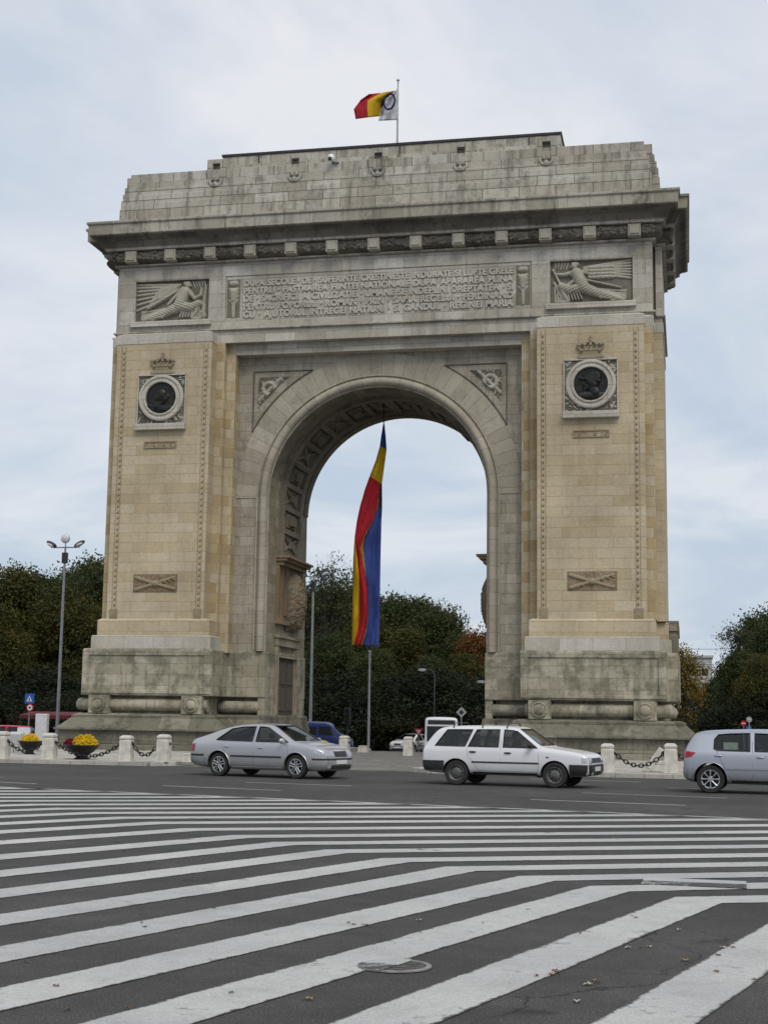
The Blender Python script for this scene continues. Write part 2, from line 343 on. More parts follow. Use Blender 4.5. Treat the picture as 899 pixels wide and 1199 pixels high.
def roadpaint():
    m, nt, b = newmat('worn_road_paint'); tc = nd(nt, 'ShaderNodeTexCoord'); uv = nd(nt, 'ShaderNodeUVMap'); uv.uv_map = 'UVMap'
    a = nd(nt, 'ShaderNodeTexNoise', Scale=75.0, Detail=5.0, Roughness=.85); c = nd(nt, 'ShaderNodeTexNoise', Scale=1.5, Detail=9.0, Roughness=.78); d = nd(nt, 'ShaderNodeTexNoise', Scale=.3, Detail=5.0); h = nd(nt, 'ShaderNodeTexNoise', Scale=9.0, Detail=6.0, Roughness=.8)
    for n in (a, c, d, h): lk(nt, tc.outputs['Object'], n.inputs['Vector'])
    base = ramp(nt, a.outputs['Fac'], [(.32, (.27, .27, .265)), (.52, (.47, .47, .46)), (.72, (.61, .61, .60))]).outputs[0]
    base = mixc(nt, .7, base, ramp(nt, d.outputs['Fac'], [(.32, (.72, .73, .75)), (.68, (1.15, 1.14, 1.12))]).outputs[0], 'MULTIPLY')
    base = mixc(nt, .5, base, ramp(nt, c.outputs['Fac'], [(.32, (.5, .5, .49)), (.5, (.9, .9, .9)), (.62, (1.1, 1.1, 1.1))]).outputs[0], 'MULTIPLY')
    # wear: chips everywhere, more of them towards the ragged edges (v runs 0..1 across a stripe)
    sx_ = nd(nt, 'ShaderNodeSeparateXYZ'); lk(nt, uv.outputs[0], sx_.inputs[0])
    e1 = nd(nt, 'ShaderNodeMath', operation='SUBTRACT'); lk(nt, sx_.outputs['Y'], e1.inputs[0]); e1.inputs[1].default_value = .5
    e2 = nd(nt, 'ShaderNodeMath', operation='ABSOLUTE'); lk(nt, e1.outputs[0], e2.inputs[0])
    e3 = nd(nt, 'ShaderNodeMapRange'); lk(nt, e2.outputs[0], e3.inputs['Value']); e3.inputs['From Min'].default_value = .43; e3.inputs['From Max'].default_value = .50; e3.inputs['To Max'].default_value = .22
    w = nd(nt, 'ShaderNodeMath', operation='MULTIPLY_ADD'); lk(nt, h.outputs['Fac'], w.inputs[0]); w.inputs[1].default_value = .55; lk(nt, c.outputs['Fac'], w.inputs[2])
    w1 = nd(nt, 'ShaderNodeMath', operation='MULTIPLY_ADD'); lk(nt, a.outputs['Fac'], w1.inputs[0]); w1.inputs[1].default_value = .35; lk(nt, w.outputs[0], w1.inputs[2])
    w2 = nd(nt, 'ShaderNodeMath', operation='ADD'); lk(nt, w1.outputs[0], w2.inputs[0]); lk(nt, e3.outputs[0], w2.inputs[1])
    wf = ramp(nt, w2.outputs[0], [(0, (0, 0, 0)), (1, (1, 1, 1))]); wf.color_ramp.elements[0].position = 0; 
    mr = nd(nt, 'ShaderNodeMapRange'); lk(nt, w2.outputs[0], mr.inputs['Value']); mr.inputs['From Min'].default_value = 1.04; mr.inputs['From Max'].default_value = 1.17
    base = mixc(nt, mr.outputs[0], base, (.045, .045, .044))
    lk(nt, base, b.inputs['Base Color']); b.inputs['Roughness'].default_value = .75
    bp = nd(nt, 'ShaderNodeBump', Strength=.5, Distance=.005); lk(nt, a.outputs['Fac'], bp.inputs['Height']); lk(nt, bp.outputs[0], b.inputs['Normal'])
    return m
M['asphalt'] = asphalt(); M['rpaint'] = roadpaint()
M['paving'] = stone('granite_setts', [(0, (.15, .148, .14)), (1, (.26, .255, .24))], .22, .22, .4, (.05, .05, .045), .018, .1, .6)
M['platform'] = stone('pale_paving_slabs', [(0, (.36, .35, .32)), (1, (.50, .49, .46))], .5, .5, .4, (.12, .115, .1), .01, .1, .5)
M['kerb'] = stone('kerb_stone', [(0, (.38, .37, .35)), (1, (.52, .51, .48))], .8, 5, .4, (.13, .125, .11), .012, .2, .6)
M['grass'] = plain('park_grass', (.035, .045, .018), .95, var=.4, scale=3, bump=.5)
def leafmat(name, cols, tr=.25):
    m, nt, b = newmat(name); tc = nd(nt, 'ShaderNodeTexCoord')
    n = nd(nt, 'ShaderNodeTexNoise', Scale=.45, Detail=3.0); lk(nt, tc.outputs['Object'], n.inputs['Vector'])
    n2 = nd(nt, 'ShaderNodeTexNoise', Scale=4.0, Detail=2.0); lk(nt, tc.outputs['Object'], n2.inputs['Vector'])
    ad = nd(nt, 'ShaderNodeMath', operation='MULTIPLY_ADD'); lk(nt, n2.outputs['Fac'], ad.inputs[0]); ad.inputs[1].default_value = .5; lk(nt, n.outputs['Fac'], ad.inputs[2])
    k = len(cols); r = ramp(nt, ad.outputs[0], [(.52+.46*i/(k-1), c) for i, c in enumerate(cols)])
    lk(nt, r.outputs[0], b.inputs['Base Color']); b.inputs['Roughness'].default_value = .7; b.inputs['Specular IOR Level'].default_value = .2
    t = nt.nodes.new('ShaderNodeBsdfTranslucent'); lk(nt, r.outputs[0], t.inputs['Color']); mxs = nt.nodes.new('ShaderNodeMixShader'); mxs.inputs[0].default_value = tr
    lk(nt, b.outputs[0], mxs.inputs[1]); lk(nt, t.outputs[0], mxs.inputs[2]); lk(nt, mxs.outputs[0], nt.nodes['Material Output'].inputs['Surface']); return m
M['leafdark'] = leafmat('dark_green_leaves', [(.024, .034, .013), (.046, .060, .020), (.078, .084, .028)])
M['leafshade'] = leafmat('shaded_shrub_leaves', [(.012, .016, .008), (.02, .026, .011), (.03, .032, .014)])  # shade under the trees is put into this darker leaf colour
M['leafolive'] = leafmat('olive_leaves', [(.024, .032, .010), (.06, .062, .016), (.11, .088, .022)])
M['leafrust'] = leafmat('rust_leaves', [(.04, .035, .012), (.12, .06, .016), (.16, .07, .018)])
M['leafyellow'] = leafmat('yellow_leaves', [(.06, .055, .015), (.17, .12, .02), (.25, .16, .03)])
M['bark'] = plain('bark', (.05, .042, .034), .95, var=.35, scale=5)

# ================================================================== SETTING
def build_ground():
    mb = MB(); ys = [-120, 9.9, 30, 90, 400, 3000]
    vs = []; fs = []
    for y in ys: vs += [(-3000, y, gz(y)), (3000, y, gz(y))]
    for i in range(len(ys)-1): fs.append((2*i, 2*i+1, 2*i+3, 2*i+2))
    mb.add(vs, fs); o = mb.build('ground', M['asphalt'], fix=False); tag(o, kind='structure')
    # park lawns under the trees behind the roundabout
    for x0, x1, y0 in ((-400, -2.5, 52), (14.5, 400, 50)):
        mb = MB(); mb.box(x0, x1, y0, 900, gz(90)-1, gz(60)+.03); tag(mb.build('park_lawn', M['grass']), kind='structure')
build_ground()

PX0, PX1 = -2.9, 4.9          # the paved lane through the arch, between the two raised halves of the island
KY = -14.95
def island():
    for nm, pl in (('l', [(-26, KY+.35), (PX0-.6, KY+.1), (PX0, KY+.7), (PX0, 12), (-26, 12)]), ('r', [(PX1, 12), (PX1, KY+.1), (PX1+.6, KY-.55), (30, KY-1.1), (30, 12)])):
        lip = [(p[0], p[1]) for p in pl]
        mb = MB(); mb.prism(lip, -1.2, .115); tag(mb.build('island_pavement', M['platform']), kind='structure')
        # kerb: a real step along the road side
        pts = pl[:3] if nm == 'l' else pl[1:4]
        mb = MB()
        for a, b in zip(pts, pts[1:]):
            d = Vector((b[0]-a[0], b[1]-a[1], 0)); L = d.length; d.normalize(); n = Vector((d.y, -d.x, 0))
            q = [Vector((a[0], a[1], 0)), Vector((b[0], b[1], 0)), Vector((b[0], b[1], 0))+n*.16, Vector((a[0], a[1], 0))+n*.16]
            mb.prism([(p.x, p.y) for p in q], -.2, .13)
        tag(mb.build('kerb', M['kerb'], bevel=.015), kind='structure')
    mb = MB(); mb.add([(PX0, KY+.2, .006), (PX1, KY+.2, .006), (PX1, 9.8, .006), (PX0, 9.8, .006)], [(0, 1, 2, 3)])
    tag(mb.build('arch_lane_paving', M['paving'], fix=False), kind='structure')
island()

# painted chevron field: stripes fan slightly and meet at the knees
def edge_y(x): return -28.55-.235*(x+1.84) if x > -1.84 else -28.55-.31*(x+1.84)
def markings():
    mb = MB(); Z = .005
    knees = {0: (4.95, -36.85), 1: (5.83, -37.81), 2: (6.83, -38.67), 3: (7.63, -39.49), 4: (8.5, -40.29), 5: (9.38, -41.09), 6: (10.22, -41.78), 7: (11.1, -42.45), 8: (11.85, -43.12), 9: (12.68, -43.74), 10: (13.62, -44.55)}
    for k in range(-1, -13, -1):
        x, y = knees[k+1]; knees[k] = (x-.86, y+.80)
    sl = lambda k: .60-.036*(k) if k > 0 else .60-.04*k       # dx/dy of the left arms
    sl = lambda k: {0: .57, 1: .525, 2: .46, 3: .395, 4: .372, 5: .348, 6: .322, 7: .315, 8: .296, 9: .277, 10: .262}.get(k, .57-.055*k)
    def clipq(q):      # clip a convex polygon to below the edge line
        out = []
        for i in range(len(q)):
            a, b = q[i], q[(i+1) % len(q)]; fa, fb = edge_y(a[0])-.02-a[1], edge_y(b[0])-.02-b[1]
            if fa >= 0: out.append(a)
            if (fa >= 0) != (fb >= 0):
                t = fa/(fa-fb); out.append((a[0]+(b[0]-a[0])*t, a[1]+(b[1]-a[1])*t))
        return out
    W = .49
    for k, (x, y) in knees.items():
        s_ = sl(k); L = 18 if k > -4 else 30
        dl = Vector((-s_, -1)).normalized(); dr = Vector((.885, .465)).normalized()
        if k >= 9: dr = Vector((.9, .43)).normalized()
        nl = Vector((dl.y, -dl.x))*-1; nl = nl if nl.x > 0 else -nl       # towards lower right
        nr = Vector((dr.y, -dr.x)); nr = nr if nr.y < 0 else -nr
        K = Vector((x, y))
        # mitre point on the lower edge
        A = K+nl*W; B = K+nr*W
        den = dl.x*dr.y-dl.y*dr.x; t = ((B.x-A.x)*dr.y-(B.y-A.y)*dr.x)/den; J = A+dl*t
        for q, nn in (([K, K+dl*L, K+dl*L+nl*W, J], nl), ([K, J, J+dr*28, K+dr*28], nr)):
            p = clipq([(v.x, v.y) for v in q])
            if len(p) > 2:
                # subdivide lightly so that edges are not ruler straight is not needed: paint wear is in the material
                mb.add([(a, b, Z) for a, b in p], [tuple(range(len(p)))], [[(a+b, (Vector((a, b))-K).dot(nn)/W) for a, b in p]])
    # the edge line
    xs = [-14, -8, -4, -1.84, 2, 6, 10, 14, 20, 26]
    mb.add([(x, edge_y(x)+o, Z) for x in xs for o in (-.13, .05)], [(2*i, 2*i+2, 2*i+3, 2*i+1) for i in range(len(xs)-1)], [[(x_, .5)]*4 for x_ in range(len(xs)-1)])
    # lane dashes
    for a, b in (((1.25, -26.38), (4.25, -27.2)), ((2.43, -23.9), (5.14, -24.4)), ((9.7, -28.2), (12.75, -28.85)), ((10.5, -25.0), (13.6, -25.7)), ((12.3, -21.5), (15, -22.1)), ((8.6, -18.0), (11.58, -18.6)), ((-4.4, -26.1), (-1.49, -27.0)), ((-9, -22), (-6.1, -22.5)), ((-6.5,-24),(-3.6,-24.4)), ((16,-23.9),(19,-24.5))):
        d = Vector((b[0]-a[0], b[1]-a[1])).normalized(); n = Vector((-d.y, d.x))*.055
        mb.add([(a[0]-n.x, a[1]-n.y, Z), (b[0]-n.x, b[1]-n.y, Z), (b[0]+n.x, b[1]+n.y, Z), (a[0]+n.x, a[1]+n.y, Z)], [(0, 1, 2, 3)], [[(0, .5)]*4])
    o = mb.build('road_markings', M['rpaint'], fix=True); 
    me = o.data
    bm = bmesh.new(); bm.from_mesh(me)
    for f in bm.faces:
        if f.normal.z < 0: f.normal_flip()
    bm.to_mesh(me); bm.free()
    tag(o, kind='structure')
markings()

def manholes():
    def cover(nm, x, y, r, lab, sides=28, square=False):
        root = empty(nm, (x, y, 0), label=lab, cat='manhole cover')
        m1 = MB()
        paintpoly = [(r*.97*math.cos(a), r*.97*math.sin(a)) for a in [rad(70+5*k) for k in range(39)]]
        if not square: q = MB(); q.prism(paintpoly, .0152, .0165); q.build('painted_over_half', M['rpaint'], root, world=False)
        if square: m1.prism([(-r*1.2, -r*.6), (r*1.2, -r*.8), (r*1.25, r*.7), (-r*1.15, r*.75)], .0055, .014)
        else: m1.lathe([(r, .0055), (r, .014), (r-.035, .014), (r-.035, .0065)], 36, cap=False)
        m1.build('frame', plain('pale_worn_rim', (.22, .22, .21), .8, var=.4, scale=9) if not square else M['rpaint'], root, world=False)
        m2 = MB()
        if not square:
            m2.lathe([(.001, .011), (r-.04, .011), (r-.04, .006)], 36, cap=False)
            for i in range(-4, 5):
                h = math.sqrt(max(0, (r-.07)**2-(i*.07)**2)); m2.box(-h, h, i*.07-.008, i*.07+.008, .011, .015)
            m2.build('lid', plain('worn_cast_iron', (.085, .08, .072), .7, .3, .45, 20, .4), root, world=False)
    cv = cover('manhole_cover', 10.95, -48.15, .24, 'round cast iron manhole cover with pale worn rim between two white stripes')
    cover('access_cover', 12.85, -42.55, .42, 'rough rectangular cover patch painted over at the bend of the white stripe on the right', square=True)
manholes()

# ================================================================== THE ARCH
ARCH = empty('triumphal_arch', (0, 4.8, 0), label='huge pale stone triumphal arch with two piers, carved reliefs and stepped attic', cat='triumphal arch')
YC = 4.8
def bk(y): return 2*YC-y
def sym_poly(front):            # front: list of (x,y) from inner to outer along the front; closes it with the mirrored back
    return front+[(x, bk(y)) for x, y in front[::-1]]
PBASE = sym_poly([(4.68, 1.52), (6.35, 1.52), (6.35, -.58), (12.05, -.58), (12.05, 1.2), (12.45, 1.2)])
SHAFT = sym_poly([(6.23, 1.62), (6.23, 1.08), (6.62, 1.08), (6.62, .72), (6.98, .72), (6.98, 0), (11.3, 0), (11.3, .4), (11.65, .4), (11.65, 1.5), (12.02, 1.5)])
FULL = [(-12.02, 1.5), (-11.65, 1.5), (-11.65, .72), (11.65, .72), (11.65, 1.5), (12.02, 1.5), (12.02, bk(1.5)), (11.65, bk(1.5)), (11.65, bk(.72)), (-11.65, bk(.72)), (-11.65, bk(1.5)), (-12.02, bk(1.5))]
FULL = FULL[1:]+FULL[:1]
def both(fn):
    for s in (1, -1): fn(s)
def side(s, poly): return poly if s > 0 else mx(poly)
def sbox(mb, s, x0, x1, y0, y1, z0, z1):
    a, b = (x0, x1) if s > 0 else (-x1, -x0); mb.box(a, b, y0, y1, z0, z1)
def sx(s, x): return s*x
SZ = 10.9                      # springing height
def pier(s):
    cl = (lambda x, y: (max(x, 4.60), y)) if s > 0 else (lambda x, y: (min(x, -4.60), y))
    P = side(s, PBASE)
    m = MB(); m.ring(P, [(1.0, .1), (1.0, .33), (.64, .345)], cl); m.ring(P, [(.62, .35), (.62, .9)], cl)
    m.ring(P, [(.80, .9), (.80, .985), (.72, 1.0), (.26, 1.42)], cl); m.ring(P, [(.27, 1.42), (.27, 1.52), (.05, 1.60)], cl)
    m.build('plinth', M['lichen'], ARCH, bevel=.012)
    m = MB(); m.ring(P, [(-.40, 1.60), (-.40, 2.34)], cl)
    m.ring(P, [(-.03, 2.34), (.0, 2.37), (.0, 4.24), (-.05, 4.285), (-.06, 4.286)], cl)
    # raised border of the sunk panel on the front of the base block
    for a, b, c, d in ((6.38, 12.02, 4.0, 4.2), (6.38, 12.02, 2.42, 2.56), (6.38, 6.68, 2.56, 4.0), (11.72, 12.02, 2.56, 4.0)):
        sbox(m, s, a, b, -.63, -.575, c, d)
    sbox(m, s, 12.44, 12.50, 1.5, 8.1, 2.4, 4.2)
    m.build('base_block', M['base'], ARCH, bevel=.015)
    m = MB(); m.ring(side(s, sym_poly([(5.9, 1.75), (6.52, 1.75), (6.52, -.36), (11.8, -.36), (11.8, 1.6), (12.2, 1.6)])), [(0, 4.286), (0, 4.8), (-.05, 4.845)])
    m.build('base_course', M['cap'], ARCH, bevel=.015)
    m = MB(); m.ring(side(s, sym_poly([(5.95, 1.8), (6.66, 1.8), (6.66, -.15), (11.63, -.15), (11.63, 1.7), (12.1, 1.7)])), [(0, 4.845), (0, 5.50), (-.12, 5.57)])
    m.build('base_course', M['buff'], ARCH, bevel=.015)
    m = MB(); sbox(m, s, 4.69, 5.0, 1.57, 8.03, 1.59, 2.36); m.build('jamb_foot', M['base'], ARCH, bevel=.01)
    # side bay pedestal
    m = MB(); sbox(m, s, 12.0, 12.46, 2.1, 7.5, 4.28, 5.2); sbox(m, s, 12.0, 12.5, 2.0, 7.6, 5.2, 5.62)
    m.build('side_pedestal', M['lichen'], ARCH, bevel=.015)
    # rolls lying in the recess under the base block, held by square blocks with round bosses
    m = MB()
    for y in (-.28, bk(-.28)):
        m.tube([(s*6.55, y, 1.96), (s*12.15, y, 1.96)], .265, 20)
        m.ball((s*12.15, y, 1.96), (.2, .265, .265), 14, 8)
    m.tube([(s*5.05, 1.72, 1.93), (s*6.7, 1.72, 1.93)], .255, 20); m.ball((s*5.05, 1.72, 1.93), (.14, .255, .255), 14, 8)
    m.tube([(s*11.85, -.1, 1.96), (s*11.85, bk(-.1), 1.96)], .2, 16)
    m.build('roll_moulding', M['base'], ARCH, smooth=40)
    for xc in (7.13, 11.2):
        m = MB(); sbox(m, s, xc-.44, xc+.44, -.74, -.1, 1.59, 2.33)
        m.build('roll_block', M['base'], ARCH, bevel=.02)
        m = MB(); m.lathe([(.31, -.74), (.31, -.80), (.27, -.83), (.24, -.80), (.22, -.80), (.19, -.87), (.1, -.92), (.001, -.93)], 28, (s*xc, 0, 1.965), 'Y')
        m.build('boss', M['base'], ARCH, smooth=40)
    # shaft
    cols = side(s, sym_poly([(6.98, 0.02), (6.98, 0), (11.3, 0), (11.3, .4), (11.65, .4), (11.65, 1.5), (12.02, 1.5)]))
    m = MB(); m.prism(cols, 5.57, 17.5); m.build('pier', M['buff'], ARCH)
    m = MB(); m.prism(side(s, sym_poly([(6.23, 1.62), (6.23, 1.08), (6.62, 1.08), (6.62, .72), (6.979, .72), (6.979, 1.6)][:6])), 4.2, 17.6)
    m.build('pier_strip', M['ochre'], ARCH)
    m = MB(); sbox(m, s, 11.28, 11.66, .385, 1.4, 5.56, 17.55); m.build('pier_strip', M['ochre'], ARCH)
    m = MB(); m.ring(side(s, sym_poly([(6.96, -.02), (11.33, -.02), (11.33, .38), (11.68, .38), (11.68, 1.48), (12.05, 1.48)])), [(0, 17.5), (0, 17.92), (-.22, 18.03)])
    m.build('pier_cap', M['cap'], ARCH, bevel=.012)
    # carved bead strips up the pilaster
    for xc in (7.24, 10.98):
        m = MB(); sbox(m, s, xc-.10, xc-.082, -.018, .01, 6.0, 17.4); sbox(m, s, xc+.082, xc+.10, -.018, .01, 6.0, 17.4)
        z = 6.15
        while z < 17.3:
            m.ball((s*(xc-.015), -.005, z), (.045, .05, .08), 6, 4); z += .25
        sbox(m, s, xc-.17, xc+.17, -.055, .01, 5.58, 5.98); sbox(m, s, xc-.11, xc+.11, -.07, .01, 5.68, 5.9)
        m.build('bead_strip', M['rbuff'], ARCH, smooth=50)
both(pier)

# arch wall with the opening
def arc_pts(r, n, z0=None, a0=0, a1=math.pi): return [(r*math.cos(a0+(a1-a0)*i/n), SZ+r*math.sin(a0+(a1-a0)*i/n)) for i in range(n+1)]
def arch_wall():
    R_ = 4.72; n = 48; m = MB()
    inner = arc_pts(R_, n)                      # from +x over the top to -x
    for Y, sgn in ((1.62, 1), (bk(1.62), -1)):
        # the face: quads from the intrados outward to the rectangle
        X1, ZT = 6.6, 17.3
        outer = []
        for i, (x, z) in enumerate(inner):
            a = math.pi*i/n; dx, dz = math.cos(a), math.sin(a)
            t = min(X1/abs(dx) if abs(dx) > 1e-6 else 1e9, (ZT-SZ)/dz if dz > 1e-6 else 1e9); outer.append((dx*t, SZ+dz*t))
        for i in range(n):
            a, b, c, d = inner[i], inner[i+1], outer[i+1], outer[i]
            m.add([(a[0], Y, a[1]), (b[0], Y, b[1]), (c[0], Y, c[1]), (d[0], Y, d[1])], [(0, 1, 2, 3)])
        for s in (1, -1): m.add([(s*R_, Y, 4.2), (s*X1, Y, 4.2), (s*X1, Y, SZ), (s*R_, Y, SZ)], [(0, 1, 2, 3)])
        m.build('arch_wall', M['grey'], ARCH, fix=True); m = MB()
    m = MB()                                    # intrados: jambs and barrel vault in one surface
    path = [(R_, 4.2), (R_, SZ)]+inner[1:-1]+[(-R_, SZ), (-R_, 4.2)]
    L = [0]
    for a, b in zip(path, path[1:]): L.append(L[-1]+math.hypot(b[0]-a[0], b[1]-a[1]))
    for i in range(len(path)-1):
        a, b = path[i], path[i+1]
        m.add([(a[0], 1.62, a[1]), (a[0], bk(1.62), a[1]), (b[0], bk(1.62), b[1]), (b[0], 1.62, b[1])], [(0, 1, 2, 3)],
              [[(1.6, L[i]+4.2), (8, L[i]+4.2), (8, L[i+1]+4.2), (1.6, L[i+1]+4.2)]])
    def pick(ids, name, mat):
        q = MB(); q.v = m.v
        for i in ids: q.f.append(m.f[i]); q.uv.append(m.uv[i]); q.mi.append(0)
        used = sorted({k for f in q.f for k in f}); mp_ = {k: i for i, k in enumerate(used)}; q.v = [m.v[k] for k in used]; q.f = [tuple(mp_[k] for k in f) for f in q.f]
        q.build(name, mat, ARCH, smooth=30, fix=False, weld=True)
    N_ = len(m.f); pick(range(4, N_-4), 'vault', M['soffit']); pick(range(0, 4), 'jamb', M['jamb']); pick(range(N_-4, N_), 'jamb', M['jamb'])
    # voussoir ring, slightly proud, with radial joints
    for Y, d in ((1.62, -1), (bk(1.62), 1)):
        m = MB(); r0, r1, n2 = 5.2, 6.22, 60
        for i in range(n2):
            a, b = math.pi*i/n2, math.pi*(i+1)/n2
            q = [(r*math.cos(t), SZ+r*math.sin(t)) for r, t in ((r0, a), (r1, a), (r1, b), (r0, b))]
            q = [(max(-6.225, min(6.225, x)), z) for x, z in q]
            y = Y+d*.03
            m.add([(x, y, z) for x, z in q], [(0, 1, 2, 3)], [[(a*5.9, .02), (a*5.9, 1.0), (b*5.9, 1.0), (b*5.9, .02)]])
            m.add([(q[1][0], y, q[1][1]), (q[1][0], Y, q[1][1]), (q[2][0], Y, q[2][1]), (q[2][0], y, q[2][1])], [(0, 1, 2, 3)], [[(a*5.9, .5), (a*5.9, .6), (b*5.9, .6), (b*5.9, .5)]])
        m.build('voussoir_ring', M['vous'], ARCH, fix=False)
        # grooves either side of the big roll moulding round the opening
        prof = [(5.27, .0), (5.27, -.09), (5.21, -.09), (5.20, -.012), (5.165, -.012), (5.145, -.03)]+[(4.965+.175*math.cos(t), -.03-.21*math.sin(t)) for t in [math.pi*k/10 for k in range(0, 11)]]+[(4.78, .05), (4.72, .06)]
        base = [(1, 4.28), (1, 6.5), (1, 8.7)]; m = MB(); rows = []
        P_ = [('j', 1, 4.29), ('j', 1, SZ)]+[('a', math.pi*i/64) for i in range(1, 64)]+[('j', -1, SZ), ('j', -1, 4.29)]
        Ls = []; acc = 0; last = None
        for p in P_:
            if p[0] == 'j': ctr = (p[1]*5.0, p[2])
            else: ctr = (5*math.cos(p[1]), SZ+5*math.sin(p[1]))
            if last: acc += math.hypot(ctr[0]-last[0], ctr[1]-last[1])
            last = ctr; Ls.append(acc)
            rows.append([((p[1]*r, Y-d*y_, p[2]) if p[0] == 'j' else (r*math.cos(p[1]), Y-d*y_, SZ+r*math.sin(p[1]))) for r, y_ in prof])
        for i in range(len(rows)-1):
            for k in range(len(prof)-1):
                v = k*.05
                m.add([rows[i][k], rows[i+1][k], rows[i+1][k+1], rows[i][k+1]], [(0, 1, 2, 3)], [[(Ls[i], v), (Ls[i+1], v), (Ls[i+1], v+.05), (Ls[i], v+.05)]])
        m.build('roll_archivolt', M['bead'], ARCH, smooth=35, fix=False)
arch_wall()

# polar helper: box laid on the jamb/vault surface.  s = running length from the springing (negative = down the jamb)
def pb(m, side_, s0, s1, y0, y1, h0, h1, R0=4.72):
    n = max(1, int(abs(s1-s0)/.3)); rows = []
    for i in range(n+1):
        s_ = s0+(s1-s0)*i/n; r = []
        for (y, h) in ((y0, h0), (y1, h0), (y1, h1), (y0, h1)):
            rr = R0-h
            if s_ < 0: r.append((side_*rr, y, SZ+s_))
            else: a = s_/R0; r.append((side_*rr*math.cos(a), y, SZ+rr*math.sin(a)))
        rows.append(r)
    for i in range(n):
        for k in range(4):
            m.add([rows[i][k], rows[i][(k+1) % 4], rows[i+1][(k+1) % 4], rows[i+1][k]], [(0, 1, 2, 3)])
    m.add(rows[0], [(0, 1, 2, 3)]); m.add(rows[-1], [(3, 2, 1, 0)])
def pdiag(m, side_, s0, y0, s1, y1, w, h, R0=4.72):
    pts = []
    for i in range(5):
        t = i/4; s_ = s0+(s1-s0)*t; y = y0+(y1-y0)*t; rr = R0-h*.5
        pts.append((side_*rr, y, SZ+s_) if s_ < 0 else (side_*rr*math.cos(s_/R0), y, SZ+rr*math.sin(s_/R0)))
    m.tube(pts, w, 6)
for s in (1, -1):
    m = MB(); half = math.pi*4.72/2; p = 1.06
    ya, yb = 3.65, 6.15; s0 = -2.35
    pb(m, s, s0-.15, half, ya-.3, ya, -.02, .16); pb(m, s, s0-.15, half, yb, yb+.3, -.02, .16)
    pb(m, s, s0-.15, half, ya-.55, ya-.45, -.02, .07); pb(m, s, s0-.15, half, yb+.45, yb+.55, -.02, .07)
    k = s0
    i = 0
    while k < half-.1:
        e = min(k+.24, half)
        pb(m, s, k, e, ya, yb, -.02, .16)
        a, b = k+.24, min(k+p, half)
        if b-a > .5:
            ym = (ya+yb)/2
            if i % 2 == 0:
                pdiag(m, s, a, ya+.1, b, yb-.1, .07, .06); pdiag(m, s, b, ya+.1, a, yb-.1, .07, .06)
                mid = (a+b)/2; pb(m, s, mid-.16, mid+.16, ym-.22, ym+.22, -.02, .16)
            else:
                pb(m, s, a+.10, b-.10, ya+.55, yb-.55, -.02, .1); pb(m, s, a+.2, b-.2, ya+.85, yb-.85, .1, .24)
        k += p; i += 1
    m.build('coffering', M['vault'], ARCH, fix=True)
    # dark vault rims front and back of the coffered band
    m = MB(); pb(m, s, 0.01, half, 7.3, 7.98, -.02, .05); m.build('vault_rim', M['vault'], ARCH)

# ---------------- entablature above
m = MB(); m.box(-6.225, 6.225, 1.08, bk(1.08), 17.12, 17.6); m.build('lintel', M['frieze'], ARCH, bevel=.01)
m = MB(); m.box(-6.3, 6.3, 1.66, bk(1.66), 16.2, 17.2)if False else None
m = MB(); m.ring(FULL, [(0, 17.6), (0, 18.15)]); m.build('band_course', M['frieze'], ARCH)
m = MB(); m.ring(FULL, [(.10, 18.15), (.12, 18.17), (.12, 18.215), (.06, 18.25)]); m.build('string_moulding', M['cornice'], ARCH, bevel=.008)
m = MB()
CORE = offset(FULL, -.14); m.ring(FULL, [(-.14, 18.25), (-.14, 21.2)])
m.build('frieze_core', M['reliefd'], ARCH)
m = MB()
for y0, y1 in ((.72, .9), (bk(.9), bk(.72))):
    m.box(-11.65, 11.65, y0, y1, 20.6, 21.2); m.box(-11.65, 11.65, y0, y1, 18.25, 18.56)
    for s in (1, -1):
        sbox(m, s, 6.68, 7.45, y0, y1, 18.56, 20.6); sbox(m, s, 10.84, 11.65, y0, y1, 18.56, 20.6)
for s in (1, -1): sbox(m, s, 11.75, 12.02, 1.5, bk(1.5), 18.25, 21.2); sbox(m, s, 11.3, 11.65, .9, bk(.9), 18.25, 21.2)
m.build('frieze_blocks', M['frieze'], ARCH, bevel=.01)
m = MB(); m.box(-6.66, 6.66, .765, .9, 18.56, 20.6); m.build('inscription_field', M['frieze'], ARCH)
for s in (1, -1):
    m = MB(); sbox(m, s, 7.28, 10.98, .54, .73, 18.44, 18.68); m.build('relief_sill', M['cap'], ARCH, bevel=.012)
    m = MB(); sbox(m, s, 7.45, 10.84, .70, .9, 20.535, 20.6); m.build('relief_head', M['cornice'], ARCH)
# the cornice
m = MB(); m.ring(FULL, [(.06, 21.2), (.16, 21.22), (.16, 21.29), (.10, 21.30)]); m.build('fillet', M['cornice'], ARCH)
m = MB(); m.ring(FULL, [(.10, 21.30), (.30, 21.40), (.40, 21.52), (.42, 21.62), (.36, 21.76), (.28, 21.84)], cap=False)
m.build('garland_roll', M['darkstone'], ARCH, smooth=60)
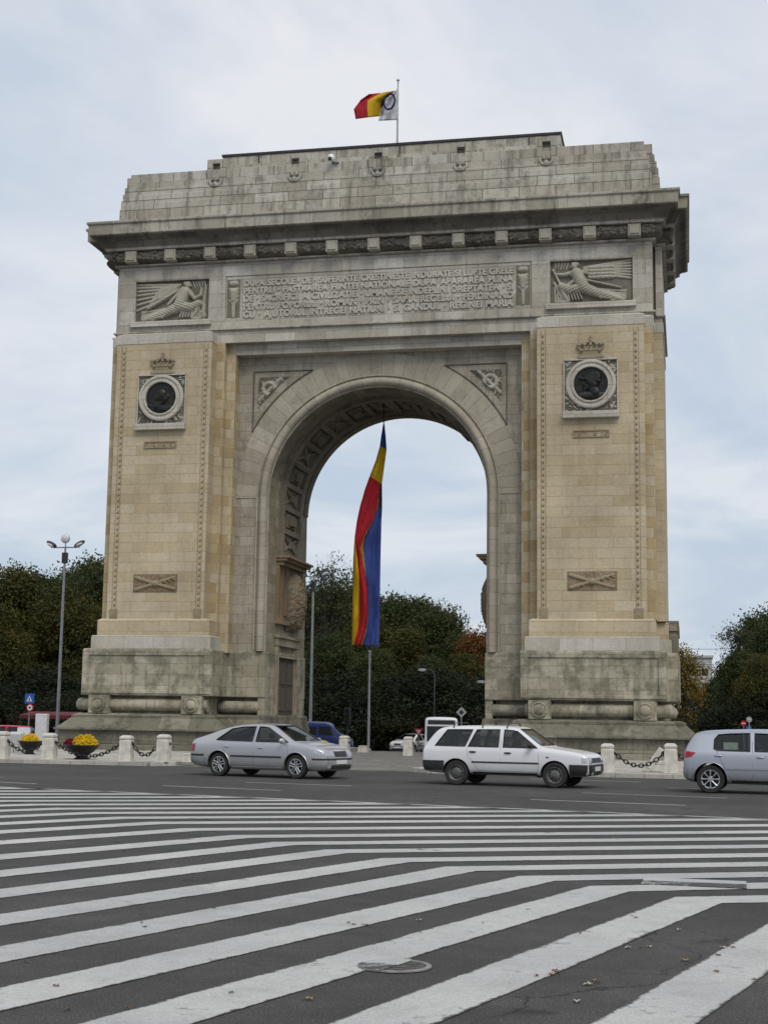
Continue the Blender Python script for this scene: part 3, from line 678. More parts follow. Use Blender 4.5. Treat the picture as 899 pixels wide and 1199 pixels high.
# carved garland lumps on the roll
m = MB(); g = random.Random(5)
def lumps(ax, a, b, fix_, outw):
    t = a
    while t < b:
        for _ in range(3):
            z = 21.58+g.uniform(-.16, .16); o_ = fix_+outw*(.36+g.uniform(0, .06)); u = t+g.uniform(-.06, .06)
            r = (g.uniform(.07, .13), g.uniform(.05, .08), g.uniform(.05, .09)); r = r if ax == 'x' else (r[1], r[0], r[2])
            m.ball((u, o_, z) if ax == 'x' else (o_, u, z), r, 6, 4)
        t += .14
lumps('x', -11.8, 11.8, .72, -1); m.build('garland', M['darkstone'], ARCH, smooth=60); m = MB(); lumps('y', 1.3, 8.3, 12.02, 1)
m.build('garland', M['darkstone'], ARCH, smooth=60)
for k in range(13):
    xc = -10.95+k*1.825
    m = MB(); m.box(xc-.26, xc+.26, .2, .9, 21.31, 21.81); m.box(xc-.19, xc+.19, .15, .22, 21.38, 21.74); m.build('cornice_block', M['relief'], ARCH, bevel=.015)
for k in range(4):
    yc = 2.1+k*1.8
    m = MB(); m.box(12.02, 12.54, yc-.26, yc+.26, 21.31, 21.81); m.build('cornice_block', M['relief'], ARCH, bevel=.015)
m = MB(); m.ring(FULL, [(.28, 21.84), (.50, 21.86), (.52, 21.97), (.56, 21.98)], cap=False); m.build('cornice_fillet', M['cornice'], ARCH)
m = MB(); m.ring(FULL, [(.56, 21.98), (.60, 22.08), (.70, 22.22), (.84, 22.33), (.98, 22.38), (1.0, 22.42)], cap=False); m.build('cornice_cove', M['darkstone'], ARCH, smooth=40)
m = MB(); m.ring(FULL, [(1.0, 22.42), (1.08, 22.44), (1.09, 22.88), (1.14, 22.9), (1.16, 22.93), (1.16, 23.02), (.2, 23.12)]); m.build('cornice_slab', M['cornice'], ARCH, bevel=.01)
# attic: stepped courses
def att(o): return [(11.66-o, .62+o*.95), (11.66-o, 1.25), (11.98-o, 1.25), (11.98-o, bk(1.25)), (11.66-o, bk(1.25)), (11.66-o, bk(.62+o*.95))]
def attpoly(o):
    r = att(o); return r+[(-x, y) for x, y in r[::-1]]
m = MB()
for o, z0, z1 in ((-.02, 23.05, 23.3), (.0, 23.3, 24.15), (.05, 24.15, 24.56), (.12, 24.56, 24.86), (.20, 24.86, 25.16), (.30, 25.16, 25.62)):
    m.ring(attpoly(o), [(0, z0), (0, z1-.02), (-.02, z1)])
m.build('attic', M['attic'], ARCH)
m = MB(); m.ring([(-7.72, 2.9), (7.72, 2.9), (7.72, 6.7), (-7.72, 6.7)], [(0, 25.5), (0, 27.0)]); m.box(-11.3, 11.3, 3.2, 6.4, 25.5, 25.9)
m.box(-7.6, 7.6, 1.6, 8.0, 25.6, 26.05)
m.build('attic_crown', M['attic'], ARCH)
m = MB(); m.ring([(-7.72, 2.9), (7.72, 2.9), (7.72, 6.7), (-7.72, 6.7)], [(.05, 27.0), (.06, 27.1), (-.1, 27.12)]); m.build('roof_flashing', M['flash'], ARCH)
for xc in (-7.32, -3.70, .02, 3.64, 7.30):
    m = MB(); y = .80
    m.box(xc-.42, xc-.17, y, 2.0, 24.5, 26.05); m.box(xc+.17, xc+.42, y, 2.0, 24.5, 26.05); m.box(xc-.17, xc+.17, y, 2.0, 24.5, 25.42)
    m.box(xc-.17, xc+.17, y+.28, 2.0, 25.42, 25.85); m.box(xc-.17, xc+.17, y, 2.0, 25.85, 26.05)
    o = m.build('attic_tablet', M['attic'], ARCH, bevel=.012)
    m = MB(); m.tube([(xc+.26*math.sin(t), y-.04, 25.02-.24*math.cos(t)+.0) for t in [rad(-120+24*k) for k in range(11)]], [.04+.05*math.sin(math.pi*k/10) for k in range(11)], 7)
    m.ball((xc, y-.06, 24.86), (.13, .10, .12), 8, 6); m.ball((xc-.1, y-.05, 25.1), (.07, .07, .09), 7, 5); m.ball((xc+.1, y-.05, 25.1), (.07, .07, .09), 7, 5)
    m.build('garland_knob', M['attic'], ARCH, smooth=60)
# dark lightning straps on the attic
for xx in (-6.0, 6.35, .55): m = MB(); m.box(xx-.025, xx+.025, 2.86, 2.9, 26.2, 27.05); m.build('lightning_strap', M['flash'], ARCH)

# ------------------------------------------------------------------ bas-reliefs as height fields
def relief(name, w, h, fn, place, mat, parent, res=.02, depth=1.0, mask=None, ground=None, thr=.022, gfn=None):
    nx, nz = int(w/res)+1, int(h/res)+1
    U, V = np.meshgrid(np.linspace(0, w, nx), np.linspace(0, h, nz))
    H = fn(U, V)*depth
    H[0, :] = 0; H[-1, :] = 0; H[:, 0] = 0; H[:, -1] = 0
    vs = [place(U[j, i], V[j, i], H[j, i]) for j in range(nz) for i in range(nx)]
    fs = [(j*nx+i, j*nx+i+1, (j+1)*nx+i+1, (j+1)*nx+i) for j in range(nz-1) for i in range(nx-1)]
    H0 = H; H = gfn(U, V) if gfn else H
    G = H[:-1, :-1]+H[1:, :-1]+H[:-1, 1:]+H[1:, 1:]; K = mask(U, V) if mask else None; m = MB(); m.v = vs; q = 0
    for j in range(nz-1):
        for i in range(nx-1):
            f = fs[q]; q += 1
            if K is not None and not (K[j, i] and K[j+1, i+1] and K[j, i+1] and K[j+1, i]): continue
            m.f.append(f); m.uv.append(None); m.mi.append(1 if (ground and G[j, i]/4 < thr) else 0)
    return m.build(name, [mat, ground] if ground else mat, parent, smooth=180, fix=False)
def caps(U, V, pts, r0, r1=None, h=None, flat=1.0):
    """a tapering rounded limb through pts; returns a height map"""
    r1 = r0 if r1 is None else r1; out = np.zeros_like(U); n = len(pts)-1
    for k in range(n):
        (ax, ay), (bx, by) = pts[k], pts[k+1]; dx, dy = bx-ax, by-ay; L2 = dx*dx+dy*dy+1e-9
        t = np.clip(((U-ax)*dx+(V-ay)*dy)/L2, 0, 1); d = np.hypot(U-ax-t*dx, V-ay-t*dy)
        r = r0+(r1-r0)*(k+t)/n
        q = np.sqrt(np.clip(1-(d/r)**2, 0, 1))*r*flat
        out = np.maximum(out, q if h is None else np.where(q > 0, q+h, 0))
    return out
def figure(flip):
    def fn(U, V):
        if flip: U = 3.36-U
        H = np.zeros_like(U); C = lambda *a, **k: caps(U, V, *a, **k)
        if flip:            # right panel: bowed figure in cap, wing spread to the rear, sword along the skirt
            for k in range(7): H = np.maximum(H, C([(1.95, 1.35+.03*k), (.05, 1.02+.13*k)], .085, .05, h=.02))
            for a in range(6):
                for b in range(4): H = np.maximum(H, C([(1.75-.17*a, 1.12+.14*b), (1.62-.17*a, 1.10+.14*b)], .075, .06, h=.07))
        else:
            for k in range(7): H = np.maximum(H, C([(2.0-.07*k, 1.66-.085*k), (.03, 1.75-.125*k-.012*k*k)], .075, .05, h=.03))
            for a in range(6):
                H = np.maximum(H, C([(1.95-.16*a, 1.62-.02*a), (1.15-.1*a, 1.15-.05*a)], .07, .05, h=.05))
        # torso, hip, thighs, skirt
        H = np.maximum(H, C([(2.28, 1.32), (2.12, .98), (2.0, .72)], .24, .27, h=.06))
        H = np.maximum(H, C([(2.42, 1.3), (2.05, 1.33)], .15, .13, h=.06))
        H = np.maximum(H, C([(2.05, .70), (2.55, .62), (2.9, .78)], .22, .17, h=.06))
        H = np.maximum(H, C([(2.9, .75), (2.78, .40), (2.62, .14)], .13, .08, h=.05)); H = np.maximum(H, C([(2.62, .12), (2.9, .1)], .07, .05, h=.05))
        H = np.maximum(H, C([(1.95, .66), (1.4, .42), (.85, .26), (.35, .12)], .25, .09, h=.04))
        for k in range(9):
            a = .06*k; H = np.maximum(H, C([(2.15-.03*k, .85-.02*k), (1.6-.1*k, .44-.045*k+.02), (1.25-.12*k, .18)], .05, .03, h=.17-.01*k))
        for k in range(5): H = np.maximum(H, C([(2.1+.08*k, .75), (2.15+.12*k, .45), (2.05+.13*k, .2)], .045, .03, h=.12))
        # head, cap, neck, arms
        H = np.maximum(H, C([(2.3, 1.42), (2.36, 1.55)], .085, h=.08)); H = np.maximum(H, C([(2.37, 1.62), (2.40, 1.68)], .13, .12, h=.07))
        H = np.maximum(H, C([(2.26, 1.70), (2.42, 1.76)], .10, .06, h=.07)); H = np.maximum(H, C([(2.5, 1.6), (2.53, 1.6)], .035, h=.09))
        if flip: 
            H = np.maximum(H, C([(2.42, 1.36), (2.75, 1.28), (3.12, 1.30)], .10, .06, h=.09)); H = np.maximum(H, C([(2.2, 1.1), (2.6, .85), (2.78, .55)], .09, .06, h=.1))
            H = np.maximum(H, C([(3.25, 1.5), (2.6, .15)], .05, .04, h=.08)); H = np.maximum(H, C([(1.95, 1.02), (.45, .62)], .045, .035, h=.14))
            H = np.maximum(H, C([(3.2, .95), (2.95, .4), (2.75, .15)], .06, .05, h=.03))
        else:
            H = np.maximum(H, C([(2.45, 1.33), (2.72, 1.0), (2.98, 1.15), (3.02, 1.45)], .10, .055, h=.09)); H = np.maximum(H, C([(2.05, 1.33), (1.7, 1.0), (1.5, .78)], .1, .06, h=.1))
            H = np.maximum(H, C([(2.2, 1.52), (.55, .62)], .05, .035, h=.16)); H = np.maximum(H, C([(3.1, .2), (3.12, .8), (3.2, 1.6)], .07, .05, h=.04))
            H = np.maximum(H, C([(2.75, .15), (3.1, .5), (3.25, .2)], .06, .04, h=.02))
        # loose drapery and plants fill the ground of the panel
        for k in range(6): H = np.maximum(H, C([(1.5-.16*k, .62-.05*k), (.9-.12*k, .55-.07*k+.05*(k % 2)), (.25, .52-.07*k)], .055, .03, h=.03))
        for k in range(5): H = np.maximum(H, C([(2.75+.1*k, .12), (2.7+.12*k, .5+.06*k), (2.85+.09*k, .75)], .05, .03, h=.015))
        for k in range(5): H = np.maximum(H, C([(2.62+.13*k, 1.78), (2.70+.12*k, 1.52+.05*(k % 2))], .06, .03, h=.01))
        fold = .016*np.sin((U*.42+V)*58+1.6*np.sin(U*4.1)+1.1*np.sin(V*5.3))*np.clip((H-.12)*12, 0, 1)*np.clip((1.05-V)*4, 0, 1)
        return np.where(H > 0, np.minimum(H, .36)*.95+fold, 0)
    return fn
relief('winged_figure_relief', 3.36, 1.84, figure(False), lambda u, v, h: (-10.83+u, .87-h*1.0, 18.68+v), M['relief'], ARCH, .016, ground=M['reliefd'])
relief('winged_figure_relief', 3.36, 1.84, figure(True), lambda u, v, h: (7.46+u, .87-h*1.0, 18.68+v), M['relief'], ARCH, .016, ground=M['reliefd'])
def scroll_fn(seed, w, h, n=60, hole=None):
    g = random.Random(seed); items = [(g.uniform(0, w), g.uniform(0, h), g.uniform(.03, .075), g.uniform(0, 6.3), g.uniform(.05, .16)) for _ in range(n)]
    def fn(U, V):
        H = np.zeros_like(U)
        for x, y, r, a, l in items:
            H = np.maximum(H, caps(U, V, [(x, y), (x+l*math.cos(a), y+l*math.sin(a)), (x+l*math.cos(a)+.6*l*math.cos(a+1.3), y+l*math.sin(a)+.6*l*math.sin(a+1.3))], r*.62, r*.25))
        return H
    return fn
# medallions
def medallion(s):
    xc, zc = s*9.16, 15.06
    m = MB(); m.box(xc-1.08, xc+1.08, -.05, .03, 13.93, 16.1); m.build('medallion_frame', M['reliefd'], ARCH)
    m = MB(); m.box(xc-1.06, xc+1.06, -.13, .02, 16.05, 16.12); m.box(xc-1.1, xc-1.05, -.09, .02, 13.93, 16.05); m.box(xc+1.05, xc+1.1, -.09, .02, 13.93, 16.05); m.build('medallion_border', M['cap'], ARCH)
    relief('foliage_relief', 2.1, 2.12, scroll_fn(3+s, 2.1, 2.12, 190), lambda u, v, h: (xc-1.05+u, -.052-h*1.1, 13.94+v), M['relief'], ARCH, .022, mask=lambda U, V: np.hypot(U-1.05, V-1.12) > .97, ground=M['darkstone'], thr=.02)
    m = MB(); m.box(xc-1.13, xc+1.13, -.24, .02, 13.66, 13.93); m.build('medallion_sill', M['cap'], ARCH, bevel=.012)
    m = MB(); m.lathe([(1.0, 0), (1.02, -.12), (.98, -.19), (.9, -.2), (.86, -.15), (.80, -.15), (.76, -.21), (.70, -.21), (.68, -.10)], 56, (xc, 0, zc), 'Y', cap=False); m.build('medallion_ring', M['cap'], ARCH, smooth=30)
    def head(U, V):
        if s > 0: U = 1.4-U
        C = lambda *a, **k: caps(U, V, *a, **k); R0 = np.hypot(U-.7, V-.7)
        H = C([(.22, .20), (.6, .22), (1.12, .2)], .17, .2, h=.02); H = np.maximum(H, C([(.52, .34), (.66, .62)], .22, .2, h=.04))
        H = np.maximum(H, C([(.62, .70), (.70, .86)], .25, .27, h=.05)); H = np.maximum(H, C([(.80, .80), (.84, .64), (.80, .56)], .16, .11, h=.06))
        H = np.maximum(H, C([(.96, .84), (1.03, .74), (.98, .72)], .035, .045, h=.10)); H = np.maximum(H, C([(.90, .66), (.97, .655)], .04, .03, h=.10)); H = np.maximum(H, C([(.88, .58), (.92, .55)], .06, .04, h=.08))
        H = np.where(np.hypot(U-.88, V-.82) < .035, H-.05, H)
        if s > 0:
            H = np.maximum(H, C([(.52, .98), (.80, 1.0)], .25, .21, h=.12)); H = np.maximum(H, C([(.34, .80), (.6, .86), (1.14, .93)], .05, .035, h=.30)); H = np.maximum(H, C([(.80, .58), (.92, .50), (.95, .42)], .12, .05, h=.10))
            H = np.maximum(H, C([(.90, .69), (1.0, .66)], .04, .03, h=.14)); H = np.maximum(H, C([(.62, 1.2), (.9, 1.12)], .03, .02, h=.33))
        else:
            for k in range(7): H = np.maximum(H, C([(.80-.05*k, 1.10-.015*k), (.56-.05*k, .98-.04*k), (.46-.035*k, .66-.03*k), (.40-.02*k, .36)], .05, .045, h=.15-.012*k))
            H = np.maximum(H, C([(.18, .36), (.5, .26), (1.05, .34)], .09, .05, h=.12))
        return np.where(R0 < .69, np.where(H > 0, np.minimum(H, .3)*.6, 0), 0)
    m = MB(); m.lathe([(.69, -.08), (.001, -.08)], 48, (xc, 0, zc), 'Y', cap=False); m.build('medallion_disc', M['bronze'], ARCH)
    o = relief('portrait_relief', 1.4, 1.4, head, lambda u, v, h: (xc-.7+u, -.07-h*1.0, zc-.7+v), M['bronze'], ARCH, .014)
    # crown
    m = MB(); m.box(xc-.46, xc+.46, -.16, .01, 16.13, 16.26); m.box(xc-.34, xc+.34, -.12, .01, 16.26, 16.33); m.ball((xc-.46, -.07, 16.18), .085, 8, 6); m.ball((xc+.46, -.07, 16.18), .085, 8, 6)
    m.box(xc-.30, xc+.30, -.13, .01, 16.33, 16.45)
    for k in range(-2, 3):
        t = k/2; m.tube([(xc+t*.34, -.07, 16.42), (xc+t*.50, -.08, 16.66-.05*abs(t)), (xc+t*.36, -.07, 16.80-.05*abs(t)), (xc, -.06, 16.86)], .045, 6)
        m.ball((xc+t*.5, -.10, 16.7), .07, 7, 5)
    for k in range(-3, 4): m.ball((xc+k*.1, -.13, 16.46), .05, 6, 4)
    m.ball((xc, -.07, 16.9), .06, 8, 6); m.box(xc-.02, xc+.02, -.09, -.05, 16.9, 17.08); m.box(xc-.06, xc+.06, -.09, -.05, 16.98, 17.02)
    m.build('crown', M['rbuff'], ARCH, smooth=50)
    # little inscribed tablet: a raised frame round worn cut letters
    m = MB()
    for a, b, c, d in ((-.73, .73, 13.14, 13.18), (-.73, .73, 12.88, 12.92), (-.73, -.69, 12.92, 13.14), (.69, .73, 12.92, 13.14)): m.box(xc+a, xc+b, -.045, .01, c, d)
    g = random.Random(8+s); x = -.64
    gaps = (-.2, .25) if s < 0 else (-.05, .3)
    while x < .62:
        if not any(abs(x-q) < .05 for q in gaps):
            k = g.choice((0, 1, 2)); m.box(xc+x, xc+x+.025, -.03, .01, 12.95, 13.11)
            if k: m.box(xc+x+.025, xc+x+.07, -.03, .01, 13.08 if k == 1 else 12.95, 13.11 if k == 1 else 12.98)
            if k == 2: m.box(xc+x+.06, xc+x+.08, -.03, .01, 12.95, 13.11)
        x += .105
    m.build('inscribed_tablet', M['rbuff'], ARCH)
    # ribbon-crossed laurel panel low on the pier
    xp = s*9.16
    def cross(U, V):
        C = lambda *a, **k: caps(U, V, *a, **k); H = scroll_fn(20+s, 1.9, .7, 50)(U, V)*.6
        H = np.maximum(H, C([(.12, .60), (.95, .35), (1.8, .12)], .07, .05, h=.05)); H = np.maximum(H, C([(.12, .1), (.95, .35), (1.8, .62)], .07, .05, h=.06))
        for k in range(9):
            x = .15+k*.2; yy = .6-(x-.12)*.285
            H = np.maximum(H, C([(x, yy), (x+.09, yy+.06)], .035, .02, h=.07)); H = np.maximum(H, C([(x, .7-yy), (x+.09, .7-yy-.06)], .035, .02, h=.07))
        H = np.maximum(H, C([(.95, .35), (.97, .35)], .13, h=.08)); return H*.8
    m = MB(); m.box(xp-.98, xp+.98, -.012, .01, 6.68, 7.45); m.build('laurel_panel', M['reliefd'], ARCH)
    relief('laurel_relief', 1.92, .73, cross, lambda u, v, h: (xp-.96+u, -.014-h*.8, 6.70+v), M['rbuff'], ARCH, .018, ground=M['brown'], thr=.015)
both(medallion)

# ------------------------------------------------------------------ lettering
def text_mesh(m, s_, x0, x1, z, size, y, depth=.035, bold=.012, gap=None):
    words = s_.split(' '); 
    cu = bpy.data.curves.new('t', 'FONT'); cu.size = size; cu.extrude = depth/2; cu.offset = bold
    ws = []
    for w in words:
        cu.body = w; ob = bpy.data.objects.new('t', cu); col.objects.link(ob)
        dg = bpy.context.evaluated_depsgraph_get(); me = bpy.data.meshes.new_from_object(ob.evaluated_get(dg))
        vs = [v.co.copy() for v in me.vertices]; fs = [tuple(p.vertices) for p in me.polygons]; ws.append((vs, fs)); bpy.data.meshes.remove(me); bpy.data.objects.remove(ob)
    bpy.data.curves.remove(cu)
    wid = [max(v.x for v in a)-min(v.x for v in a) for a, _ in ws]; tot = sum(wid)
    k = 1.0; sp = (x1-x0-tot*k)/(len(ws)-1) if len(ws) > 1 else 0
    if sp < size*.30: k = (x1-x0-size*.30*(len(ws)-1))/tot; sp = size*.30
    if sp > size*.85: k = min(1.35, (x1-x0-size*.85*(len(ws)-1))/tot); sp = (x1-x0-tot*k)/(len(ws)-1)
    x = x0
    for (vs, fs), w in zip(ws, wid):
        mn = min(v.x for v in vs); m.add([(x+(v.x-mn)*k, y-v.z, z+v.y) for v in vs], fs); x += w*k+sp
m = MB()
LN = ['DUPA SECOLE · DE · SUFERINTE CRESTINESTE INDURATE SI LUPTE GRELE', 'PENTRU · PASTRAREA FIINTEI NATIONALE DUPA APARAREA PLINA',
      'DE · SACRIFICII A CIVILIZATIEI · UMANE SE INDEPLINI DREPTATEA · SI', 'PENTRU POPORUL · ROMAN · PRIN · SABIA REGELUI · FERDINAND', 'CU · AJUTORUL INTREGEI NATIUNI · SI GANDUL · REGINEI MARIA']
for i, l in enumerate(LN): text_mesh(m, l, -5.85, 5.92, 20.12-i*.352, .385, .745, .07, .016)
m.build('inscription', M['cap'], ARCH, fix=False)
# faint worn letters on the pier faces
m = MB()
for t, x0, x1, z in (('IO', -8.9, -8.5, 7.93), ('OC IUL', -10.0, -8.5, 6.05), ('DVI IEI', 8.25, 9.75, 7.85), ('EHCT CCI', 8.25, 9.85, 6.0)): text_mesh(m, t, x0, x1, z, .27, .0, .012, .0)
m.build('inscription', M['buff'], ARCH, fix=False)
# torches either side of the inscription
for s in (1, -1):
    def torch(U, V):
        C = lambda *a, **k: caps(U, V, *a, **k); H = C([(.3, .05), (.3, .8)], .06, .09); H = np.maximum(H, C([(.3, .8), (.3, 1.15)], .13, .2)); H = np.maximum(H, C([(.12, 1.3), (.48, 1.3)], .055)); H = np.maximum(H, C([(.2, 1.55), (.4, 1.55)], .12, .12))
        for k in range(3):
            z = .6+.17*k; H = np.maximum(H, C([(.3, z), (.1, z+.22)], .07, .03)); H = np.maximum(H, C([(.3, z), (.5, z+.22)], .07, .03))
        return H
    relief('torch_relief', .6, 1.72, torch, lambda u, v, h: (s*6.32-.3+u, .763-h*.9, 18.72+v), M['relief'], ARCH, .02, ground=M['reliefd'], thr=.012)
# spandrel triangles with a knotted band
def spandrel(s):
    r = 6.28; pts = [(5.62, 16.55), (2.55, 16.55)]
    pts = []
    a0 = math.acos(5.55/r); a1 = math.asin((16.48-SZ)/r)
    arc = [(r*math.cos(a0+(a1-a0)*k/14), SZ+r*math.sin(a0+(a1-a0)*k/14)) for k in range(15)]
    poly = arc+[(5.55, 16.48)]
    if s < 0: poly = [(-x, z) for x, z in poly][::-1]
    m = MB()
    P3 = [(x, 1.60, z) for x, z in poly]
    m.tube(P3, .035, 6, closed=True); m.build('spandrel_frame', M['darkstone'], ARCH)
    def inside(U, V):
        X = 2.9+U; Z = 13.75+V
        return (X < 5.34) & (Z < 16.24) & (np.hypot(X, Z-SZ) > 6.60)
    base = scroll_fn(40+s, 2.6, 2.7, 620)
    def fn(U, V):
        H = base(U, V); an = [(1.95+.27*math.cos(t), 1.95+.27*math.sin(t)) for t in [rad(30*k) for k in range(13)]]
        H = np.maximum(H*.8, caps(U, V, an, .08, .08, h=.04)); H = np.maximum(H, caps(U, V, [(1.45, 2.4), (2.4, 1.45)], .07, h=.02))
        return H+.01
    relief('spandrel_relief', 2.62, 2.72, fn, lambda u, v, h: (s*(2.9+u), 1.608-h*.9, 13.75+v), M['relief'], ARCH, .025, mask=inside, ground=M['darkstone'], thr=.03)
both(spandrel)

# ------------------------------------------------------------------ jamb sculpture and door
def jamb(s):
    X = 4.72
    def B(m, d0, d1, y0, y1, z0, z1): sbox(m, s, X-d1, X-d0, y0, y1, z0, z1)
    m = MB(); B(m, -.02, .34, 2.95, 6.85, 8.12, 8.3); B(m, -.02, .5, 2.85, 6.95, 8.3, 8.42); B(m, -.02, .62, 2.8, 7.0, 8.42, 8.52); m.build('console_cornice', M['brown'], ARCH, bevel=.015)
    m = MB(); B(m, -.02, .2, 2.9, 6.9, 5.55, 5.72); m.build('console_base', M['brown'], ARCH, bevel=.015)
    m = MB()
    for k in range(4): B(m, -.02, .14+.03*(k % 2), 2.98+k*.36, 3.24+k*.36, 5.72+.25*(k > 1), 8.12)
    B(m, -.02, .10, 2.95, 6.85, 5.72, 8.12)
    for k in range(2): B(m, -.02, .2, 6.3+k*.3, 6.5+k*.3, 5.9, 8.12)
    m.build('console_pilasters', M['brown'], ARCH, bevel=.01)
    scr = scroll_fn(77+s, 1.9, 2.6, 330)
    def sh(U, V):
        C = lambda *a, **k: caps(U, V, *a, **k); d = ((U-.95)/.95)**2+((V-1.3)/1.35)**2
        H = np.sqrt(np.clip(1-d, 0, 1))*.56
        an = [(.95+.62*math.cos(t), 1.2+.95*math.sin(t)) for t in [rad(20*k) for k in range(19)]]
        H = np.maximum(H, C(an, .13, .13, h=.26)); H = H+scr(U, V)*1.6*(d < 1.1)
        for k in range(5): H = np.maximum(H, C([(.95, .3+.1*k), (.5+.2*k, 2.0)], .07, .05, h=.36))
        return H
    relief('shield_relief', 1.9, 2.75, sh, lambda u, v, h: (s*(X-.08-h*1.1), 4.35+u, 5.35+v), M['brown'], ARCH, .03, ground=M['vault'], thr=.018, gfn=lambda U, V: scr(U, V)+.05*(np.abs(((U-.95)/.62)**2+((V-1.2)/.95)**2-1) < .25))
    # door in the jamb
    m = MB(); B(m, .0, .14, 3.0, 3.28, 1.58, 4.95); B(m, .0, .14, 6.15, 6.45, 1.58, 4.95); B(m, .0, .165, 2.96, 6.49, 4.60, 4.955); B(m, .0, .24, 2.9, 6.55, 4.95, 5.08)
    B(m, .0, .09, 3.28, 3.5, 1.58, 4.62); B(m, .0, .09, 5.9, 6.15, 1.58, 4.62); B(m, .0, .2, 3.28, 6.15, 4.1, 4.3)
    d = m.build('door_frame', M['jamb'], ARCH, bevel=.012)
    m = MB(); B(m, -.02, .062, 3.5, 5.9, 1.58, 4.12)
    door = m.build('door', plain('weathered_dark_door', (.055, .045, .03), .85, 0, .4), ARCH)
    for a, b in ((3.62, 4.6), (4.8, 5.78)):
        for z0, z1 in ((1.8, 2.8), (2.95, 3.9)): m = MB(); B(m, .05, .09, a, b, z0, z1); m.build('door_panel', plain('weathered_door_panel', (.07, .058, .04), .85, 0, .4), door, bevel=.01)
both(jamb)

# ================================================================== things on and in the arch
def flagpole_and_flags():
    y = 4.8; t = at(466, 94, y); p = empty('flagpole', (t.x, y, 27.1), label='thin grey flagpole standing on the roof of the arch', cat='flagpole')
    m = MB(); m.tube([(0, 0, 0), (0, 0, t.z-27.1)], [.05, .03], 8); m.build('pole', M['metal'], p, world=False, smooth=60)
    m = MB(); m.ball((0, 0, t.z-27.1), .07, 8, 6); m.build('finial', M['metal'], p, world=False, smooth=60)
    m = MB(); m.lathe([(.16, 0), (.16, .06), (.07, .1)], 12); m.build('base_plate', M['metal'], p, world=False)
    def sheet(name, rows, cols, mats, depth, lab, cat):
        # rows: list of lists of pixel points (same count); columns between points i and i+1 use material cols[i]; subdivided
        m = MB(); n = len(rows[0]); S = 5; nr = len(rows)
        grid = []
        for j in range((nr-1)*S+1):
            a = min(j//S, nr-2); f = j/S-a; line = []
            for i in range((n-1)*S+1):
                b = min(i//S, n-2); g_ = i/S-b
                P0, P1, P2, P3 = rows[a][b], rows[a][b+1], rows[a+1][b], rows[a+1][b+1]
                px = (P0[0]*(1-g_)+P1[0]*g_)*(1-f)+(P2[0]*(1-g_)+P3[0]*g_)*f; py = (P0[1]*(1-g_)+P1[1]*g_)*(1-f)+(P2[1]*(1-g_)+P3[1]*g_)*f
                u = i/((n-1)*S); v = j/((nr-1)*S); line.append(tuple(at(px, py, y+depth(u, v))))
            grid.append(line)
        w = len(grid[0])
        vs = [q for l in grid for q in l]
        for j in range(len(grid)-1):
            for i in range(w-1):
                m.m = cols[min(i//S, n-2)]
                m.f.append((j*w+i, j*w+i+1, (j+1)*w+i+1, (j+1)*w+i)); m.uv.append(None); m.mi.append(m.m)
        m.v = vs; o = m.build(name, mats, None, smooth=180, fix=False)
        so = o.modifiers.new('Solidify', 'SOLIDIFY'); so.thickness = .012
        return tag(o, lab, cat)
    T = t.x
    sheet('flag', [[(432, 110), (446, 109), (462, 106), (465.5, 112)], [(422, 117), (430.5, 118), (446.5, 118), (452, 118)], [(414.2, 128), (430, 127), (446, 127), (449, 126)], [(416.5, 139.5), (431, 137.5), (445, 136), (448, 134)]], [0, 1, 2], [M['cred'], M['cyel'], M['cnavy']],
          lambda u, v: .18*math.sin(u*9+v*2)-.1, 'small tricolour flag of red, yellow and navy flying from the roof flagpole', 'flag')
    sheet('flag', [[(461, 107), (463, 106.5), (466.3, 102)], [(451, 117), (459, 117), (466.4, 117)], [(447, 127), (457, 128), (466.2, 130)], [(443, 141.5), (455, 141), (466, 140.5)]], [0, 0], [M['cwhite']],
          lambda u, v: -.22*(1-u)+.09*math.sin(u*12+v*8)-.06, 'white flag with a dark ring emblem flying beside the tricolour on the roof', 'flag')
    fl = [o for o in col.objects if o.name.startswith('flag') and 'label' in o and 'white flag' in o['label']][0]
    c = [at(455.8+6.3*math.cos(a)-1.2*math.sin(a), 119+9*math.sin(a), y-.42) for a in [2*math.pi*k/24 for k in range(24)]]
    m = MB(); m.tube([tuple(q) for q in c], .045, 6, closed=True); o = m.build('ring_emblem', M['cnavy'], fl, world=True)
    # the long banner hanging under the vault
    def pts(rows, ym):
        m = MB(); S = 4; R2 = []
        for a in range(len(rows)-1):
            for k in range(S): R2.append((a, [rows[a][c_]*(1-k/S)+rows[a+1][c_]*k/S for c_ in range(len(rows[0]))]))
        R2.append((len(rows)-1, rows[-1])); nseg = len(rows[0])-3; w = nseg*S+1
        for a, r in R2:
            py, sk = r[0], r[1]; X = r[2:]
            for i in range(w):
                b = min(i//S, nseg-1); t = i/S-b; px = X[b]+(X[b+1]-X[b])*t; u = (px-X[0])/max(.1, X[-1]-X[0])
                fold = .17*math.sin(i*1.35+py*.02)+.09*math.sin(i*2.6+py*.05)+.05*math.sin(i*.7-py*.09); wd = min(1, (py-497)/90)
                lay = {0: .0, 1: -.30, 2: -.05, 3: .0}[b]
                m.v.append(tuple(at(px, py+sk*u, ym+(fold+lay*math.sin(math.pi*t))*wd)))
        for j in range(len(R2)-1):
            a = R2[j][0]
            for i in range(w-1):
                b = min(i//S, nseg-1); mi = {0: 1, 1: 0, 2: 1, 3: 2}[b]
                if a < 2: mi = 2
                elif a < 4: mi = 1
                elif a < 6 and b == 3: mi = 3
                m.f.append((j*w+i, j*w+i+1, (j+1)*w+i+1, (j+1)*w+i)); m.uv.append(None); m.mi.append(mi)
        return m
